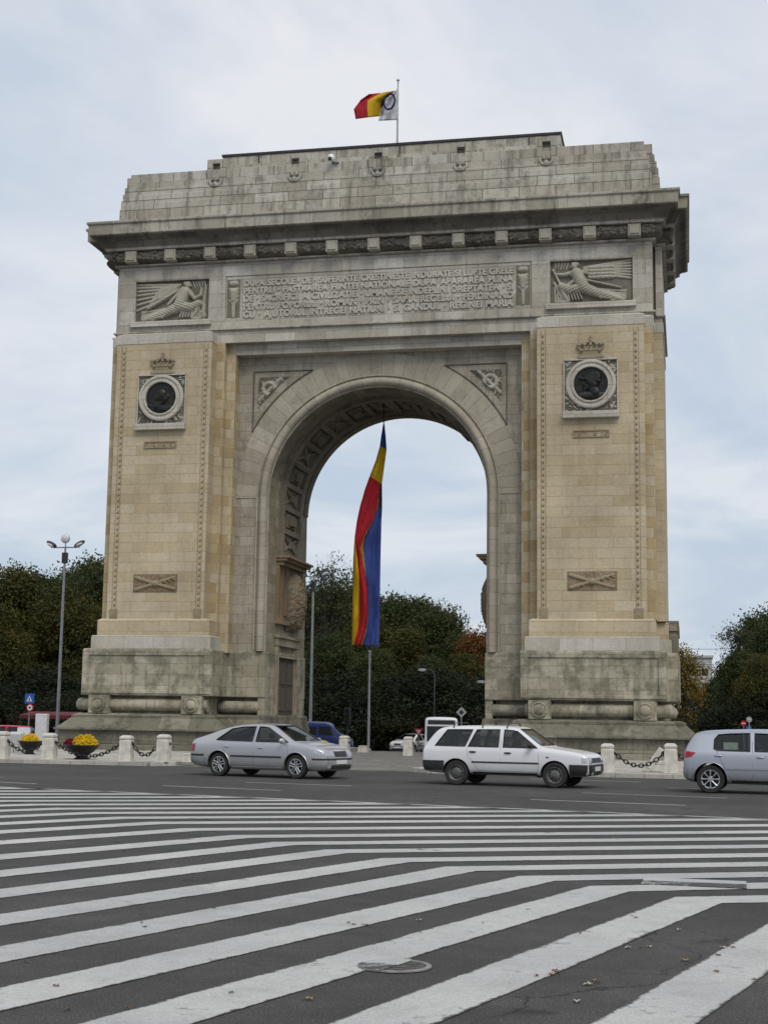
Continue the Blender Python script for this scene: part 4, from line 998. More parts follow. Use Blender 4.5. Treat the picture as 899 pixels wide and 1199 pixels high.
    # row height, skew, then the edges: outer edge | yellow | red | thin yellow return | blue | outer edge
    rows = [(497, 0, 448.6, 448.7, 449.6, 449.6, 450.2), (510, 2, 446.6, 446.7, 451, 451, 451.6), (522.5, 4, 445, 445.1, 451.6, 451.6, 452.2), (540, 7, 440, 440.1, 448.6, 448.6, 449.4), (557.5, 9, 433, 433.1, 445, 445, 446.8), (575, 6, 426.5, 426.7, 443.6, 443.6, 447), (592, 3, 421.8, 422.1, 442, 442, 447),
            (610, 0, 418, 418.3, 436.5, 436.7, 446.5), (628, 0, 415.2, 416, 426.5, 427.8, 446.2), (642, 0, 414.2, 416.6, 422, 425, 445.8), (660, 0, 413.7, 418.8, 424.5, 426.6, 445.4), (690, 0, 413.2, 421.2, 430, 430.3, 445), (720, 0, 412.8, 421, 430.8, 431, 444.6), (738, 0, 412.2, 419, 428, 428.5, 444.2), (750, 0, 411.8, 416, 424.5, 425.3, 443.9), (755.5, 1, 412.3, 415.5, 422, 423, 443.6)]
    m = pts(rows, 4.8)
    o = m.build('hanging_banner', [M['cred'], M['cyel'], M['cblue'], M['cnavy']], None, smooth=180, fix=False)
    so = o.modifiers.new('Solidify', 'SOLIDIFY'); so.thickness = .015
    tag(o, 'very long twisted blue, yellow and red banner hanging inside the arch opening', 'banner')
    a = at(449.2, 497, 4.8); m = MB(); m.tube([(a.x, 4.8, a.z-.05), (a.x, 4.8, 15.66)], .025, 6); m.build('rope', M['iron'], o)
flagpole_and_flags()
def cctv():
    c = at(389, 187, .8); root = empty('security_camera', (c.x, .8, c.z), label='small white dome security camera fixed to the attic wall left of centre', cat='camera')
    m = MB(); m.box(-.03, .28, -.03, .1, -.14, -.08); m.tube([(0, 0, -.1), (0, -.15, 0)], .03, 6); m.build('bracket', M['metal'], root, world=False)
    m = MB(); m.ball((0, -.22, .0), (.16, .16, .17), 12, 8); m.build('housing', M['swhite'], root, world=False, smooth=60)
    m = MB(); m.ball((-.02, -.30, -.06), (.1, .1, .1), 10, 6); m.build('lens', M['plastic'], root, world=False, smooth=60)
cctv()

# ================================================================== street furniture
def bollard(x, y, z, top, lab, grp='stone bollards round the monument', tilt=0, short=False):
    root = empty('stone_bollard', (x, y, z), rnd.uniform(-.1, .1), lab, 'bollard', grp)
    h = top; w = .20; m = MB()
    def sq(w_, z_): return [(-w_, -w_, z_), (w_, -w_, z_), (w_, w_, z_), (-w_, w_, z_)]
    m = MB(); P = [(-w, -w), (w, -w), (w, w), (-w, w)]
    m.ring(P, [(.01, 0), (0, .04), (-.02, h*.80), (-.045, h*.815), (-.045, h*.84), (-.015, h*.855), (-.015, h*.92), (-.05, h*.97), (-.10, h)])
    m.build('post', M['white'], root, world=False, bevel=.015)
    if not short:
        m = MB()
        for sx_ in (1, -1): m.ball((sx_*(w+.0), 0, h*.66), .045, 8, 6)
        m.build('chain_eye', M['iron'], root, world=False, smooth=60)
    return root
bollard(-8.62, -14.4, .115, .86, 'weathered stone bollard cut by the left edge of the photo')
bollard(-7.02, -14.35, .115, .83, 'stone bollard between the two flower bowls, second from the left')
bollard(-4.42, -14.4, .115, .80, 'stone bollard just right of the yellow and red flower bowl')
bollard(-3.16, -14.45, .115, .85, 'stone bollard behind the tail of the silver saloon')
bollard(10.53, -15.0, .115, .82, 'stone bollard just in front of the nose of the white estate car')
bollard(12.31, -14.7, .115, .85, 'stone bollard beside the tilted white slab, near the hatchback tail')
p = at(403, 884, 2.0); bollard(p.x, 2.0, .0, .80, 'stone bollard seen through the arch above the bonnet of the silver saloon')
p = at(478, 885, 2.6); bollard(p.x, 2.6, .0, .80, 'stone bollard seen through the arch next to the parked white car')
bollard(-12.1, -1.0, .115, .85, 'rear stone bollard below the left pier, behind the flower bowl')
r_ = bollard(-2.5, -13.9, .115, .26, 'low broken stump of a bollard by the rear wheel of the silver saloon', short=True)
p = at(425, 882, 6.9); bollard(p.x, 6.9, 0, .3, 'tiny short post at the far end of the arch lane, beside the white pole', short=True)

def chain(a, b, sag, lab):
    A, B = Vector(a), Vector(b); L = (B-A).length; n = int(L*1.12/.115); root = None; m = MB()
    for i in range(n+1):
        t = i/n; c = A.lerp(B, t); c.z -= sag*4*t*(1-t)
        d = (B-A)/L; sl = -sag*4*(1-2*t)/L; d3 = Vector((d.x, d.y, sl)).normalized()
        up = Vector((0, 0, 1)) if i % 2 else Vector((-d.y, d.x, 0)); up = (up-d3*up.dot(d3)).normalized()
        pts = [tuple(c+d3*(.085*math.cos(q))+up*(.05*math.sin(q))) for q in [2*math.pi*k/10 for k in range(10)]]
        m.tube(pts, .018, 5, closed=True)
    o = m.build('chain', M['iron'], smooth=60); tag(o, lab, 'chain', 'chains slung between the bollards')
zc = .115+.56
chain((-8.42, -14.4, zc), (-7.22, -14.35, zc), .32, 'black chain hanging between the two leftmost bollards')
chain((-6.82, -14.35, zc), (-4.62, -14.4, zc-.03), .42, 'black chain sagging behind the yellow and red flower bowl')
chain((-4.22, -14.4, zc), (-3.36, -14.45, zc), .36, 'black chain hanging between the two bollards left of the silver saloon')
chain((10.73, -15.0, zc), (12.11, -14.7, zc), .36, 'black chain on the right, between the white estate car and the hatchback')
chain((8.6, -15.1, zc-.1), (10.33, -15.0, zc), .30, 'black chain leading left from the bollard in front of the estate car nose')
chain((12.51, -14.7, zc), (14.2, -14.9, zc), .36, 'black chain disappearing behind the tail of the hatchback')
def slab():
    # pieces of white stone stacked behind the right-hand bollards
    root = empty('tilted_stone_slab', (11.62, -13.6, .115), label='tilted white stone slab propped behind the right-hand bollard', cat='stone slab')
    m = MB(); m.M = Matrix.Translation((-.05, 0, 0)) @ Matrix.Rotation(rad(36), 4, 'Y'); m.box(-.1, .1, -.2, .2, .12, .82); m.build('slab', M['white'], root, world=False, bevel=.02)
    m = MB(); m.box(-.14, .36, -.18, .18, 0, .2); m.box(.1, .5, -.14, .14, .2, .32); m.build('footing', M['white'], root, world=False, bevel=.02)
slab()
def floodbox(x, y, w, h, rz, lab, tilt=0):
    root = empty('floodlight_box', (x, y, .115), rz, lab, 'floodlight', 'white floodlight boxes left of the arch')
    m = MB()
    for sx_ in (-1, 1): m.tube([(sx_*w*.35, -.1, 0), (sx_*w*.35, .0, .35)], .02, 6); m.tube([(sx_*w*.35, .15, 0), (sx_*w*.35, .0, .35)], .02, 6)
    m.build('stand', M['metal'], root, world=False)
    m = MB(); m.M = Matrix.Translation((0, 0, .32)) @ Matrix.Rotation(rad(tilt), 4, 'X'); m.box(-w/2, w/2, -.16, .16, 0, h); m.build('housing', M['lamphead'], root, world=False, bevel=.03)
    m = MB(); m.M = Matrix.Translation((0, 0, .32)) @ Matrix.Rotation(rad(tilt), 4, 'X'); m.box(-w/2+.05, w/2-.05, .155, .175, .05, h-.05); m.build('lens', M['glasslamp'], root, world=False)
q = at(49, 862, -6); floodbox(q.x, -6, .45, 1.1, .1, 'tall white floodlight box behind the bollards left of the lamp post', 0)
q = at(20, 870, -8); floodbox(q.x, -8, .62, .42, -.2, 'wide low white floodlight box near the left edge', 12)
q = at(28, 868, -5); floodbox(q.x, -5, .5, .55, .3, 'smaller white floodlight box partly hidden behind the wide one', -8)
def flowers(x, y, z, r, lab, spec, seed):
    root = empty('flower_bowl', (x, y, z), label=lab, cat='flower bowl')
    m = MB(); m.lathe([(r*.42, 0), (r*.46, .03), (r*.30, .07), (r*.34, .12), (r*.72, .26), (r*.95, .42), (r*1.02, .44), (r*1.0, .47), (r*.9, .47), (r*.85, .40), (.001, .40)], 28, cap=False); m.build('bowl', M['iron'], root, world=False, smooth=40)
    g = random.Random(seed)
    for cname, mat, cx, rr, hh, lb in spec:
        m = MB()
        for _ in range(420):
            a = g.uniform(0, 6.283); b = math.acos(g.uniform(0, 1)); k = 1+g.uniform(-.08, .08)+.10*math.sin(a*3+seed)*math.sin(b*2)
            px, py, pz = cx+rr*math.sin(b)*math.cos(a)*k, rr*math.sin(b)*math.sin(a)*k, .42+hh*math.cos(b)*k; s_ = g.uniform(.022, .04)
            m.ball((px, py, pz), (s_, s_, s_*.8), 5, 3)
        m.lathe([(rr*.9*math.cos(q_), .42+hh*.9*math.sin(q_)) for q_ in [k_*math.pi/16 for k_ in range(8)]]+[(.001, .42+hh*.9)], 14, (cx, 0, 0), cap=False)
        o = m.build(cname, mat, root, world=False); o['label'] = lb
yel = leafmat('chrysanthemum_yellow', [(.45, .27, .005), (.62, .40, .01), (.7, .5, .02)], .1); rdd = leafmat('chrysanthemum_dark_red', [(.07, .003, .012), (.12, .006, .02), (.18, .01, .03)], .1); whf = leafmat('pale_flowers', [(.4, .38, .2), (.6, .55, .3)], .1)
q = at(95, 889, -13.6); flowers(q.x+.02, -13.6, .115, .56, 'black bowl of yellow and dark red chrysanthemums by the kerb', [('yellow_chrysanthemums', yel, .12, .40, .34, 'bright yellow flower cushion'), ('red_chrysanthemums', rdd, -.34, .24, .22, 'dark red flower cushion')], 3)
q = at(35, 884, -9.5); flowers(q.x, -9.5, .115, .42, 'smaller bowl of yellow chrysanthemums behind the left chain', [('yellow_chrysanthemums', yel, .02, .3, .26, 'yellow flower cushion')], 4)
q = at(373, 878, -2); flowers(q.x, -2.0, .0, .5, 'bowl of yellow and pale flowers just behind the bonnet of the silver saloon', [('yellow_chrysanthemums', yel, .1, .34, .22, 'yellow flower cushion'), ('pale_flowers', whf, -.3, .25, .2, 'cream flower cushion')], 5)
q = at(19, 884, -9.0)

def lamp_cluster(px, base_y, Y, top_py, heads, lab, arm=.75, tilt=0):
    b = at(px, base_y, Y); z0 = gz(Y); t = at(px, top_py, Y); H = t.z-z0
    x = at(px, 750, Y).x if tilt == 0 else b.x
    root = empty('street_lamp', (x, Y, z0), label=lab, cat='street lamp')
    m = MB(); m.tube([(0, 0, 0), (0, 0, 1.2), (0, 0, H)], [.11, .10, .055], 10); m.build('pole', M['metal'], root, world=False, smooth=60)
    m = MB(); m.tube([(-arm, 0, H-.05), (arm, 0, H-.05)], .04, 6); m.build('crossarm', M['metal'], root, world=False)
    m = MB(); m.box(-.14, .14, -.12, .12, H-.95, H-.35); m.build('control_box', M['dmetal'], root, world=False)
    for sx_ in heads:
        m = MB()
        if sx_ == 0: m.lathe([(.001, -.06), (.24, -.05), (.27, 0), (.24, .09), (.1, .16), (.001, .16)], 18, (0, -.05, H+.45), 'Y', cap=False); m.tube([(0, 0, H-.05), (0, 0, H+.2)], .03, 6)
        else: m.M = Matrix.Translation((sx_*arm, 0, H+.1)) @ Matrix.Rotation(rad(-28*sx_), 4, 'Y'); m.ball((sx_*.1, 0, .0), (.36, .2, .13), 12, 8); m.tube([(0, 0, -.2), (0, 0, 0)], .03, 6)
        h = m.build('lamp_head', M['metal'] if sx_ == 0 else M['dmetal'], root, world=False, smooth=60)
        m = MB()
        if sx_: m.M = Matrix.Translation((sx_*arm, 0, H+.1)) @ Matrix.Rotation(rad(-28*sx_), 4, 'Y'); m.ball((sx_*.1, -.06, -.06), (.26, .17, .1), 10, 6)
        else: m.lathe([(.26, 0), (.2, -.06), (.001, -.08)], 18, (0, -.10, H+.45), 'Y', cap=False)
        m.build('lamp_glass', M['glasslamp'], h, world=False, smooth=60)
lamp_cluster(72, 880, 18, 640, (-1, 0, 1), 'tall lamp post with three floodlight heads left of the arch')
lamp_cluster(365.5, 862, 26, 674, (-1, 1), 'tall lamp post with twin heads seen just inside the arch opening', arm=.6)
def pole(px, py_top, Y, r, lab, cat='pole', nm='metal_pole', mat='metal', z=None):
    t = at(px, py_top, Y); z0 = gz(Y) if z is None else z; root = empty(nm, (t.x, Y, z0), label=lab, cat=cat)
    m = MB(); m.tube([(0, 0, 0), (0, 0, t.z-z0)], [r, r*.8], 8); m.build('shaft', M[mat], root, world=False, smooth=60)
    m = MB(); m.lathe([(r*2.2, 0), (r*2.2, .12), (r*1.2, .16)], 10); m.build('foot', M[mat], root, world=False)
    m = MB(); m.ball((0, 0, t.z-z0), r*1.1, 8, 5); m.build('cap', M[mat], root, world=False)
    return root
pole(433, 763, 13, .065, 'thin white pole standing in the lane directly under the banner', mat='lamphead')
pole(868, 758, 62, .07, 'thin pale pole among the trees on the right, left of the road signs')
pole(882, 800, 62, .06, 'shorter thin pole among the trees on the right, above the road signs')
def arm_lamp(px, py, hx, hy, Y, lab):
    a = at(px, py, Y); h = at(hx, hy, Y); z0 = gz(Y); root = empty('street_lamp', (a.x, Y, z0), label=lab, cat='street lamp')
    m = MB(); m.tube([(0, 0, 0), (0, 0, h.z-z0-.3), (0+(h.x-a.x)*.3, 0, h.z-z0), (h.x-a.x, 0, h.z-z0+.05)], [.07, .05, .04, .03], 8); m.build('pole', M['dmetal'], root, world=False, smooth=60)
    m = MB(); m.ball((h.x-a.x, 0, h.z-z0), (.34, .18, .08), 12, 6); k = m.build('lamp_head', M['metal'], root, world=False, smooth=60)
    m = MB(); m.ball((h.x-a.x, 0, h.z-z0-.06), (.3, .15, .08), 10, 6); m.build('lamp_glass', M['glasslamp'], k, world=False, smooth=60)
arm_lamp(508, 845, 494, 784, 48, 'slender street lamp with a white head in front of the trees inside the arch')
arm_lamp(578, 860, 563, 798, 50, 'street lamp with a pale head peeping out beside the right pier')
def sign(px, py, Y, kind, lab, size=.32, post=True, grp=None):
    t = at(px, py, Y); z0 = gz(Y); root = empty('road_sign', (t.x, Y, z0), label=lab, cat='road sign', group=grp); hz = t.z-z0
    if post: m = MB(); m.tube([(0, .04, 0), (0, .04, hz+size*.8)], .035, 8); m.build('post', M['metal'], root, world=False)
    def plate(nm, poly, mat, y0, y1): m = MB(); m.prism([(x, z+hz) for x, z in poly], y0, y1, 'Y'); return m.build(nm, mat, root, world=False)
    c = lambda r, n=24, a0=0: [(r*math.cos(a0+2*math.pi*k/n), r*math.sin(a0+2*math.pi*k/n)) for k in range(n)]
    if kind == 'cross': plate('panel', [(-size, -size), (size, -size), (size, size), (-size, size)], M['sblue'], -.01, .02); plate('triangle', [(-size*.62, -size*.55), (size*.62, -size*.55), (0, size*.62)], M['swhite'], -.02, -.01); plate('walking_mark', [(-size*.16, -size*.42), (size*.16, -size*.42), (size*.08, size*.2), (-size*.08, size*.2)], M['plastic'], -.03, -.02)
    if kind == 'limit': plate('panel', c(size), M['sred'], -.01, .02); plate('face', c(size*.72), M['swhite'], -.02, -.01); plate('symbol', [(-size*.34, -size*.1), (size*.1, -size*.3), (size*.34, size*.05), (size*.1, size*.32), (-size*.3, size*.2)], M['plastic'], -.03, -.02)
    if kind == 'yield': plate('panel', [(0, -size), (size*1.05, size*.8), (-size*1.05, size*.8)], M['sred'], -.01, .02); plate('face', [(0, -size*.45), (size*.55, size*.5), (-size*.55, size*.5)], M['swhite'], -.02, -.01)
    if kind == 'diamond': plate('panel', c(size, 4), M['sback'], -.01, .02); plate('centre', c(size*.5, 4), M['plastic'], -.02, -.01)
    if kind == 'noentry': plate('panel', c(size), M['sred'], -.01, .02); plate('bar', [(-size*.65, -size*.18), (size*.65, -size*.18), (size*.65, size*.18), (-size*.65, size*.18)], M['swhite'], -.02, -.01)
    if kind == 'arrow': plate('panel', c(size), M['sblue'], -.01, .02); plate('arrow_mark', [(-size*.1, -size*.5), (size*.1, -size*.5), (size*.1, 0), (size*.35, 0), (0, size*.55), (-size*.35, 0), (-size*.1, 0)], M['swhite'], -.02, -.01)
    if kind == 'back': plate('panel', c(size), M['sback'], -.01, .02); plate('clamp', [(-size*.5, -size*.1), (size*.5, -size*.1), (size*.5, size*.1), (-size*.5, size*.1)], M['swhite'], -.03, -.01)
sign(35, 818, 17, 'cross', 'blue square pedestrian crossing sign at the far left', .27)
sign(35.5, 828.5, 16.8, 'limit', 'round red-rimmed road sign right below the blue crossing sign', .21, post=False)
sign(490, 857.5, 20, 'yield', 'red and white downward triangle yield sign beside the white bus', .27)
sign(540, 834, 34, 'diamond', 'grey diamond road sign above the roof of the white estate car', .34)
sign(870, 847, 34, 'noentry', 'round red no entry sign above the roof of the hatchback', .17)
sign(876, 853, 33.8, 'arrow', 'round blue arrow sign right behind the hatchback roof', .19)
sign(876.5, 842.5, 33.6, 'back', 'grey round back of a road sign topmost in the cluster at the right', .17)
def traffic_light():
    t = at(407, 838, 24); z0 = gz(24); root = empty('traffic_light', (t.x, 24, z0), label='dark traffic light with side arm in front of the trees inside the arch', cat='traffic light'); H = t.z-z0
    m = MB(); m.tube([(0, 0, 0), (0, 0, H+.1)], .06, 8); m.tube([(0, 0, H-.3), (1.3, 0, H-.3)], .03, 6); m.build('post', M['dmetal'], root, world=False)
    m = MB(); m.box(-.17, .17, -.18, .05, H-.5, H+.45); m.build('signal_box', M['plastic'], root, world=False, bevel=.02)
    for k in range(3): m = MB(); m.lathe([(.09, -.19), (.10, -.30), (.095, -.30), (.085, -.2)], 14, (0, 0, H-.32+.3*k), 'Y', cap=False); m.build('visor', M['plastic'], root, world=False)
traffic_light()
def canopy():
    a, b = at(30, 836, 42), at(89, 836, 42); z0 = gz(42); w = b.x-a.x; root = empty('market_canopy', ((a.x+b.x)/2, 42, z0), label='long low dull red canopy in front of the trees at the left', cat='canopy')
    m = MB(); m.add([(-w/2, -1, a.z-z0-.05), (w/2, -1, a.z-z0-.05), (w/2, 1.2, a.z-z0+.2), (-w/2, 1.2, a.z-z0+.2), (-w/2, -1, a.z-z0-.32), (w/2, -1, a.z-z0-.32)], [(0, 1, 2, 3), (4, 5, 1, 0)]); o = m.build('awning', M['awn'], root, world=False, fix=False)
    so = o.modifiers.new('Solidify', 'SOLIDIFY'); so.thickness = .04
    for x in (-w/2+.1, 0, w/2-.1): m = MB(); m.tube([(x, -.9, 0), (x, -.9, a.z-z0-.08)], .04, 6); m.build('post', M['dmetal'], root, world=False)
canopy()
def far_building():
    b = at(812, 842, 260); root = empty('apartment_block', (b.x, 260, gz(260)), label='tiny pale apartment block far down the avenue between the trees', cat='building')
    t = at(812, 770, 260); H = t.z-gz(260); wall = plain('pale_render', (.42, .42, .42), .9)
    m = MB(); m.box(-4, 4, 0, 10, 0, H); m.build('wall', wall, root, world=False)
    m = MB(); m.box(-4.2, 4.2, -.4, 10.2, H, H+.5); m.build('roof', wall, root, world=False)
    fl = 0; z = 1.2
    while z < H-1.5:
        for k in range(3): m = MB(); m.box(-3+k*2.4, -1.7+k*2.4, -.03, .03, z, z+1.4); m.build('window', M['bronze'], root, world=False)
        z += 2.9
far_building()
# overhead tram wires
for z_, (xa, ya), (xb, yb), lab in ((0, (740, 757), (905, 757), 'upper overhead wire crossing the avenue right of the arch'), (1, (740, 776), (905, 774), 'lower overhead wire crossing the avenue right of the arch')):
    A, B = at(xa, ya, 80), at(xb, yb, 80); m = MB(); m.tube([tuple(A.lerp(B, k/8)-Vector((0, 0, .25*math.sin(math.pi*k/8)))) for k in range(9)], .018, 4); tag(m.build('overhead_wire', M['dmetal']), lab, 'wire')
# ================================================================== vehicles
def loft_ring(zb, zs, zt, hw, hwt):
    """right half of a cross-section from the bottom centre to the top centre"""
    dz = zs-zb; g = zt-zs; sh = hw*.955
    L = lambda t: sh+(hwt-sh)*t
    return [(0, zb), (.80*hw, zb), (hw*.965, zb+.05*dz+.01), (hw*.995, zb+.30*dz), (hw, zb+.58*dz), (hw*.992, zs-.09*dz), (sh, zs),
            (L(.33), zs+g*.36), (L(.66), zs+g*.70), (L(.93), zs+g*.91), (hwt*.86, zs+g*.985), (hwt*.5, zt), (0, zt+.008)]
def loft(stations):
    vs = []; fs = []; n = None
    for x, *p in stations:
        h = loft_ring(*p); full = [(y, z) for y, z in h]+[(-y, z) for y, z in h[-2:0:-1]]
        n = len(full); vs += [(x, y, z) for y, z in full]
    for i in range(len(stations)-1):
        for k in range(n): fs.append((i*n+k, (i+1)*n+k, (i+1)*n+(k+1) % n, i*n+(k+1) % n))
    H = n//2
    for b, fl in ((0, 0), ((len(stations)-1)*n, 1)):
        for k in range(H):
            a = [b+k, b+k+1, b+(n-k-1) % n, b+(n-k) % n]
            a = [q for i, q in enumerate(a) if q not in a[:i]]
            fs.append(tuple(a[::-1] if not fl else a))
    return vs, fs
def solid(vs, fs, sub=2, crease=None):
    me = bpy.data.meshes.new('s'); me.from_pydata(vs, [], fs)
    bm = bmesh.new(); bm.from_mesh(me); bmesh.ops.recalc_face_normals(bm, faces=bm.faces); bm.to_mesh(me); bm.free()
    o = bpy.data.objects.new('s', me); col.objects.link(o)
    if sub: s_ = o.modifiers.new('s', 'SUBSURF'); s_.levels = s_.render_levels = sub
    return o
def baked(o):
    dg = bpy.context.evaluated_depsgraph_get(); me = bpy.data.meshes.new_from_object(o.evaluated_get(dg)); return me
def poly_prism(poly, a0, a1, axis):
    m = MB(); m.prism(poly, a0, a1, axis); return m.v, m.f
class Surf:
    def __init__(s, me): s.b = BVHTree.FromPolygons([v.co for v in me.vertices], [tuple(p.vertices) for p in me.polygons])
    def hit(s, o, d):
        h = s.b.ray_cast(Vector(o), Vector(d)); return (h[0], h[1]) if h[0] else None
    def patch(s, m, quad, dr, off, nu=6, nv=4, skirt=.02):
        """drape a patch; quad: function (u,v)->ray origin; dr ray direction"""
        dr = Vector(dr).normalized(); G = []
        for j in range(nv+1):
            r = []
            for i in range(nu+1):
                o = quad(i/nu, j/nv); h = s.hit(o, dr)
                if not h: return False
                p, n = h; n = -n if n.dot(dr) > 0 else n
                r.append((p+n*off, n))
            G.append(r)
        w = nu+1; vs = [p for r in G for p, n in r]; fs = [(j*w+i, j*w+i+1, (j+1)*w+i+1, (j+1)*w+i) for j in range(nv) for i in range(nu)]
        if skirt:
            bd = [(0, i) for i in range(nu)]+[(j, nu) for j in range(nv)]+[(nv, i) for i in range(nu, 0, -1)]+[(j, 0) for j in range(nv, 0, -1)]
            b0 = len(vs); vs += [G[j][i][0]-G[j][i][1]*(skirt+off) for j, i in bd]; k = len(bd)
            idx = [j*w+i for j, i in bd]
            fs += [(idx[q], b0+q, b0+(q+1) % k, idx[(q+1) % k]) for q in range(k)]
        m.add(vs, fs); return True
def ruled(bot, top):
    def S(pl, t):
        f = t*(len(pl)-1); i = min(int(f), len(pl)-2); g = f-i; return (pl[i][0]*(1-g)+pl[i+1][0]*g, pl[i][1]*(1-g)+pl[i+1][1]*g)
    return lambda u, v: tuple(a*(1-v)+b*v for a, b in zip(S(bot, u), S(top, u)))

def seated_person(root_loc, rz, lab, shirt='shirt'):
    """a driver, seated, hands on the wheel"""
    def skinned(name, verts, edges, radii, mat, sub=1):
        me = bpy.data.meshes.new(name); me.from_pydata(verts, edges, []); o = bpy.data.objects.new(name, me); col.objects.link(o)
        sk = o.modifiers.new('Skin', 'SKIN'); sk.use_smooth_shade = True
        for i, r in enumerate(radii): me.skin_vertices[0].data[i].radius = (r, r) if not isinstance(r, tuple) else r
        me.skin_vertices[0].data[0].use_root = True
        s_ = o.modifiers.new('Sub', 'SUBSURF'); s_.levels = s_.render_levels = sub
        b = baked(o); bpy.data.objects.remove(o); b.materials.clear(); b.materials.append(M[mat]); 
        for p in b.polygons: p.use_smooth = True
        return b
    V = [(0, 0, .12), (.0, 0, .32), (-.05, 0, .52), (-.03, 0, .60), (-.01, 0, .66)]; E_ = [(0, 1), (1, 2), (2, 3), (3, 4)]; Rr = [.15, .145, .15, .06, .055]
    for s_ in (1, -1):
        b = len(V); V += [(-.05, s_*.17, .51), (.08, s_*.24, .33), (.30, s_*.17, .36), (.36, s_*.15, .38)]; E_ += [(2, b), (b, b+1), (b+1, b+2), (b+2, b+3)]; Rr += [.065, .05, .037, .028]
        for k in range(5):
            f = len(V); V += [(.40+.004*k, s_*(.17-.014*k), .40-.005*k), (.43, s_*(.168-.014*k), .385-.004*k)]; E_ += [(b+3, f), (f, f+1)]; Rr += [.0095, .008]
        b = len(V); V += [(.08, s_*.10, .10), (.42, s_*.13, .14), (.58, s_*.13, -.16), (.68, s_*.13, -.18)]; E_ += [(0, b), (b, b+1), (b+1, b+2), (b+2, b+3)]; Rr += [.09, .07, .05, .04]
    body = skinned('person', V, E_, Rr, shirt)
    o = bpy.data.objects.new('person', body); col.objects.link(o); o.location = root_loc; o.rotation_euler.z = rz; tag(o, lab, 'person')
    m = MB(); m.ball((.01, 0, .77), (.095, .075, .12), 14, 10); m.ball((.10, 0, .755), (.022, .013, .02), 6, 4); m.ball((.09, 0, .71), (.014, .025, .007), 6, 4)
    for s_ in (1, -1): m.ball((.01, s_*.078, .76), (.02, .01, .03), 6, 4)
    h = m.build('head', M['skin'], o, world=False, smooth=60)
    m = MB()
    for s_ in (1, -1): m.ball((.092, s_*.03, .78), (.01, .012, .008), 6, 4)
    m.build('eyes', M['hair'], h, world=False)
    m = MB(); m.ball((-.012, 0, .80), (.10, .083, .105), 14, 8); m.build('hair', M['hair'], h, world=False, smooth=60)

def wheel(car, x, y, r, w, style, mats):
    s_ = 1 if y > 0 else -1; root = None
    m = MB(); m.lathe([(r*.62, -w*.42), (r*.70, -w*.5), (r*.93, -w*.5), (r, -w*.36), (r, w*.36), (r*.93, w*.5), (r*.70, w*.5), (r*.62, w*.42)], 32, (x, y, r), 'Y', cap=False)
    ty = m.build('wheel', M['rubber'], car, world=False, smooth=40)
    m = MB(); o_ = y+s_*w*.36
    f = lambda d: y+s_*d
    if style == 'alloy':
        m.lathe([(r*.70, f(w*.46)), (r*.64, f(w*.50)), (r*.60, f(w*.40)), (r*.60, f(-w*.3))], 32, (x, 0, r), 'Y', cap=False); m.lathe([(.001, f(w*.40)), (r*.15, f(w*.40)), (r*.18, f(w*.2))], 20, (x, 0, r), 'Y', cap=False)
        for k in range(5):
            a = 2*math.pi*k/5+.3; c, sn = math.cos(a), math.sin(a); q = lambda d, e, yy: (x+c*d-sn*e, yy, r+sn*d+c*e)
            for e0 in (-1, 1):
                pts = [q(r*.10, e0*r*.09, f(w*.38)), q(r*.35, e0*r*.10, f(w*.40)), q(r*.63, e0*r*.13, f(w*.40))]; m.tube(pts, [r*.085, r*.075, r*.085], 6, flat=.8)
    elif style == 'cap':
        m.lathe([(r*.70, f(w*.44)), (r*.66, f(w*.53)), (r*.60, f(w*.50)), (r*.58, f(w*.40)), (r*.57, f(w*.2))], 32, (x, 0, r), 'Y', cap=False); m.lathe([(.001, f(w*.56)), (r*.15, f(w*.55)), (r*.2, f(w*.48)), (r*.22, f(w*.3))], 24, (x, 0, r), 'Y', cap=False)
        for k in range(8):
            a = 2*math.pi*k/8; c, sn = math.cos(a), math.sin(a); q = lambda d, e, yy: (x+c*d-sn*e, yy, r+sn*d+c*e)
            m.tube([q(r*.16, 0, f(w*.50)), q(r*.40, 0, f(w*.54)), q(r*.62, 0, f(w*.47))], [r*.075, r*.085, r*.15], 6, flat=.6)
    else:
        m.lathe([(r*.68, f(w*.44)), (r*.63, f(w*.48)), (r*.58, f(w*.38)), (r*.50, f(w*.2)), (r*.34, f(w*.30)), (r*.28, f(w*.36)), (r*.16, f(w*.36)), (r*.14, f(w*.46)), (.001, f(w*.47))], 32, (x, 0, r), 'Y', cap=False)
    m.build('rim', mats, ty, world=False, smooth=35)
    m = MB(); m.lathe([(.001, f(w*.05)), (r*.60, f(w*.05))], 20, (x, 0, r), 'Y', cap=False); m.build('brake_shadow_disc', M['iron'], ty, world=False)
    if style == 'steel':
        m = MB()
        for k in range(10):
            a = 2*math.pi*k/10; m.ball((x+r*.44*math.cos(a), f(w*.27), r+r*.44*math.sin(a)), (.018, .012, .018), 6, 4)
        m.build('rim_hole', M['iron'], ty, world=False)

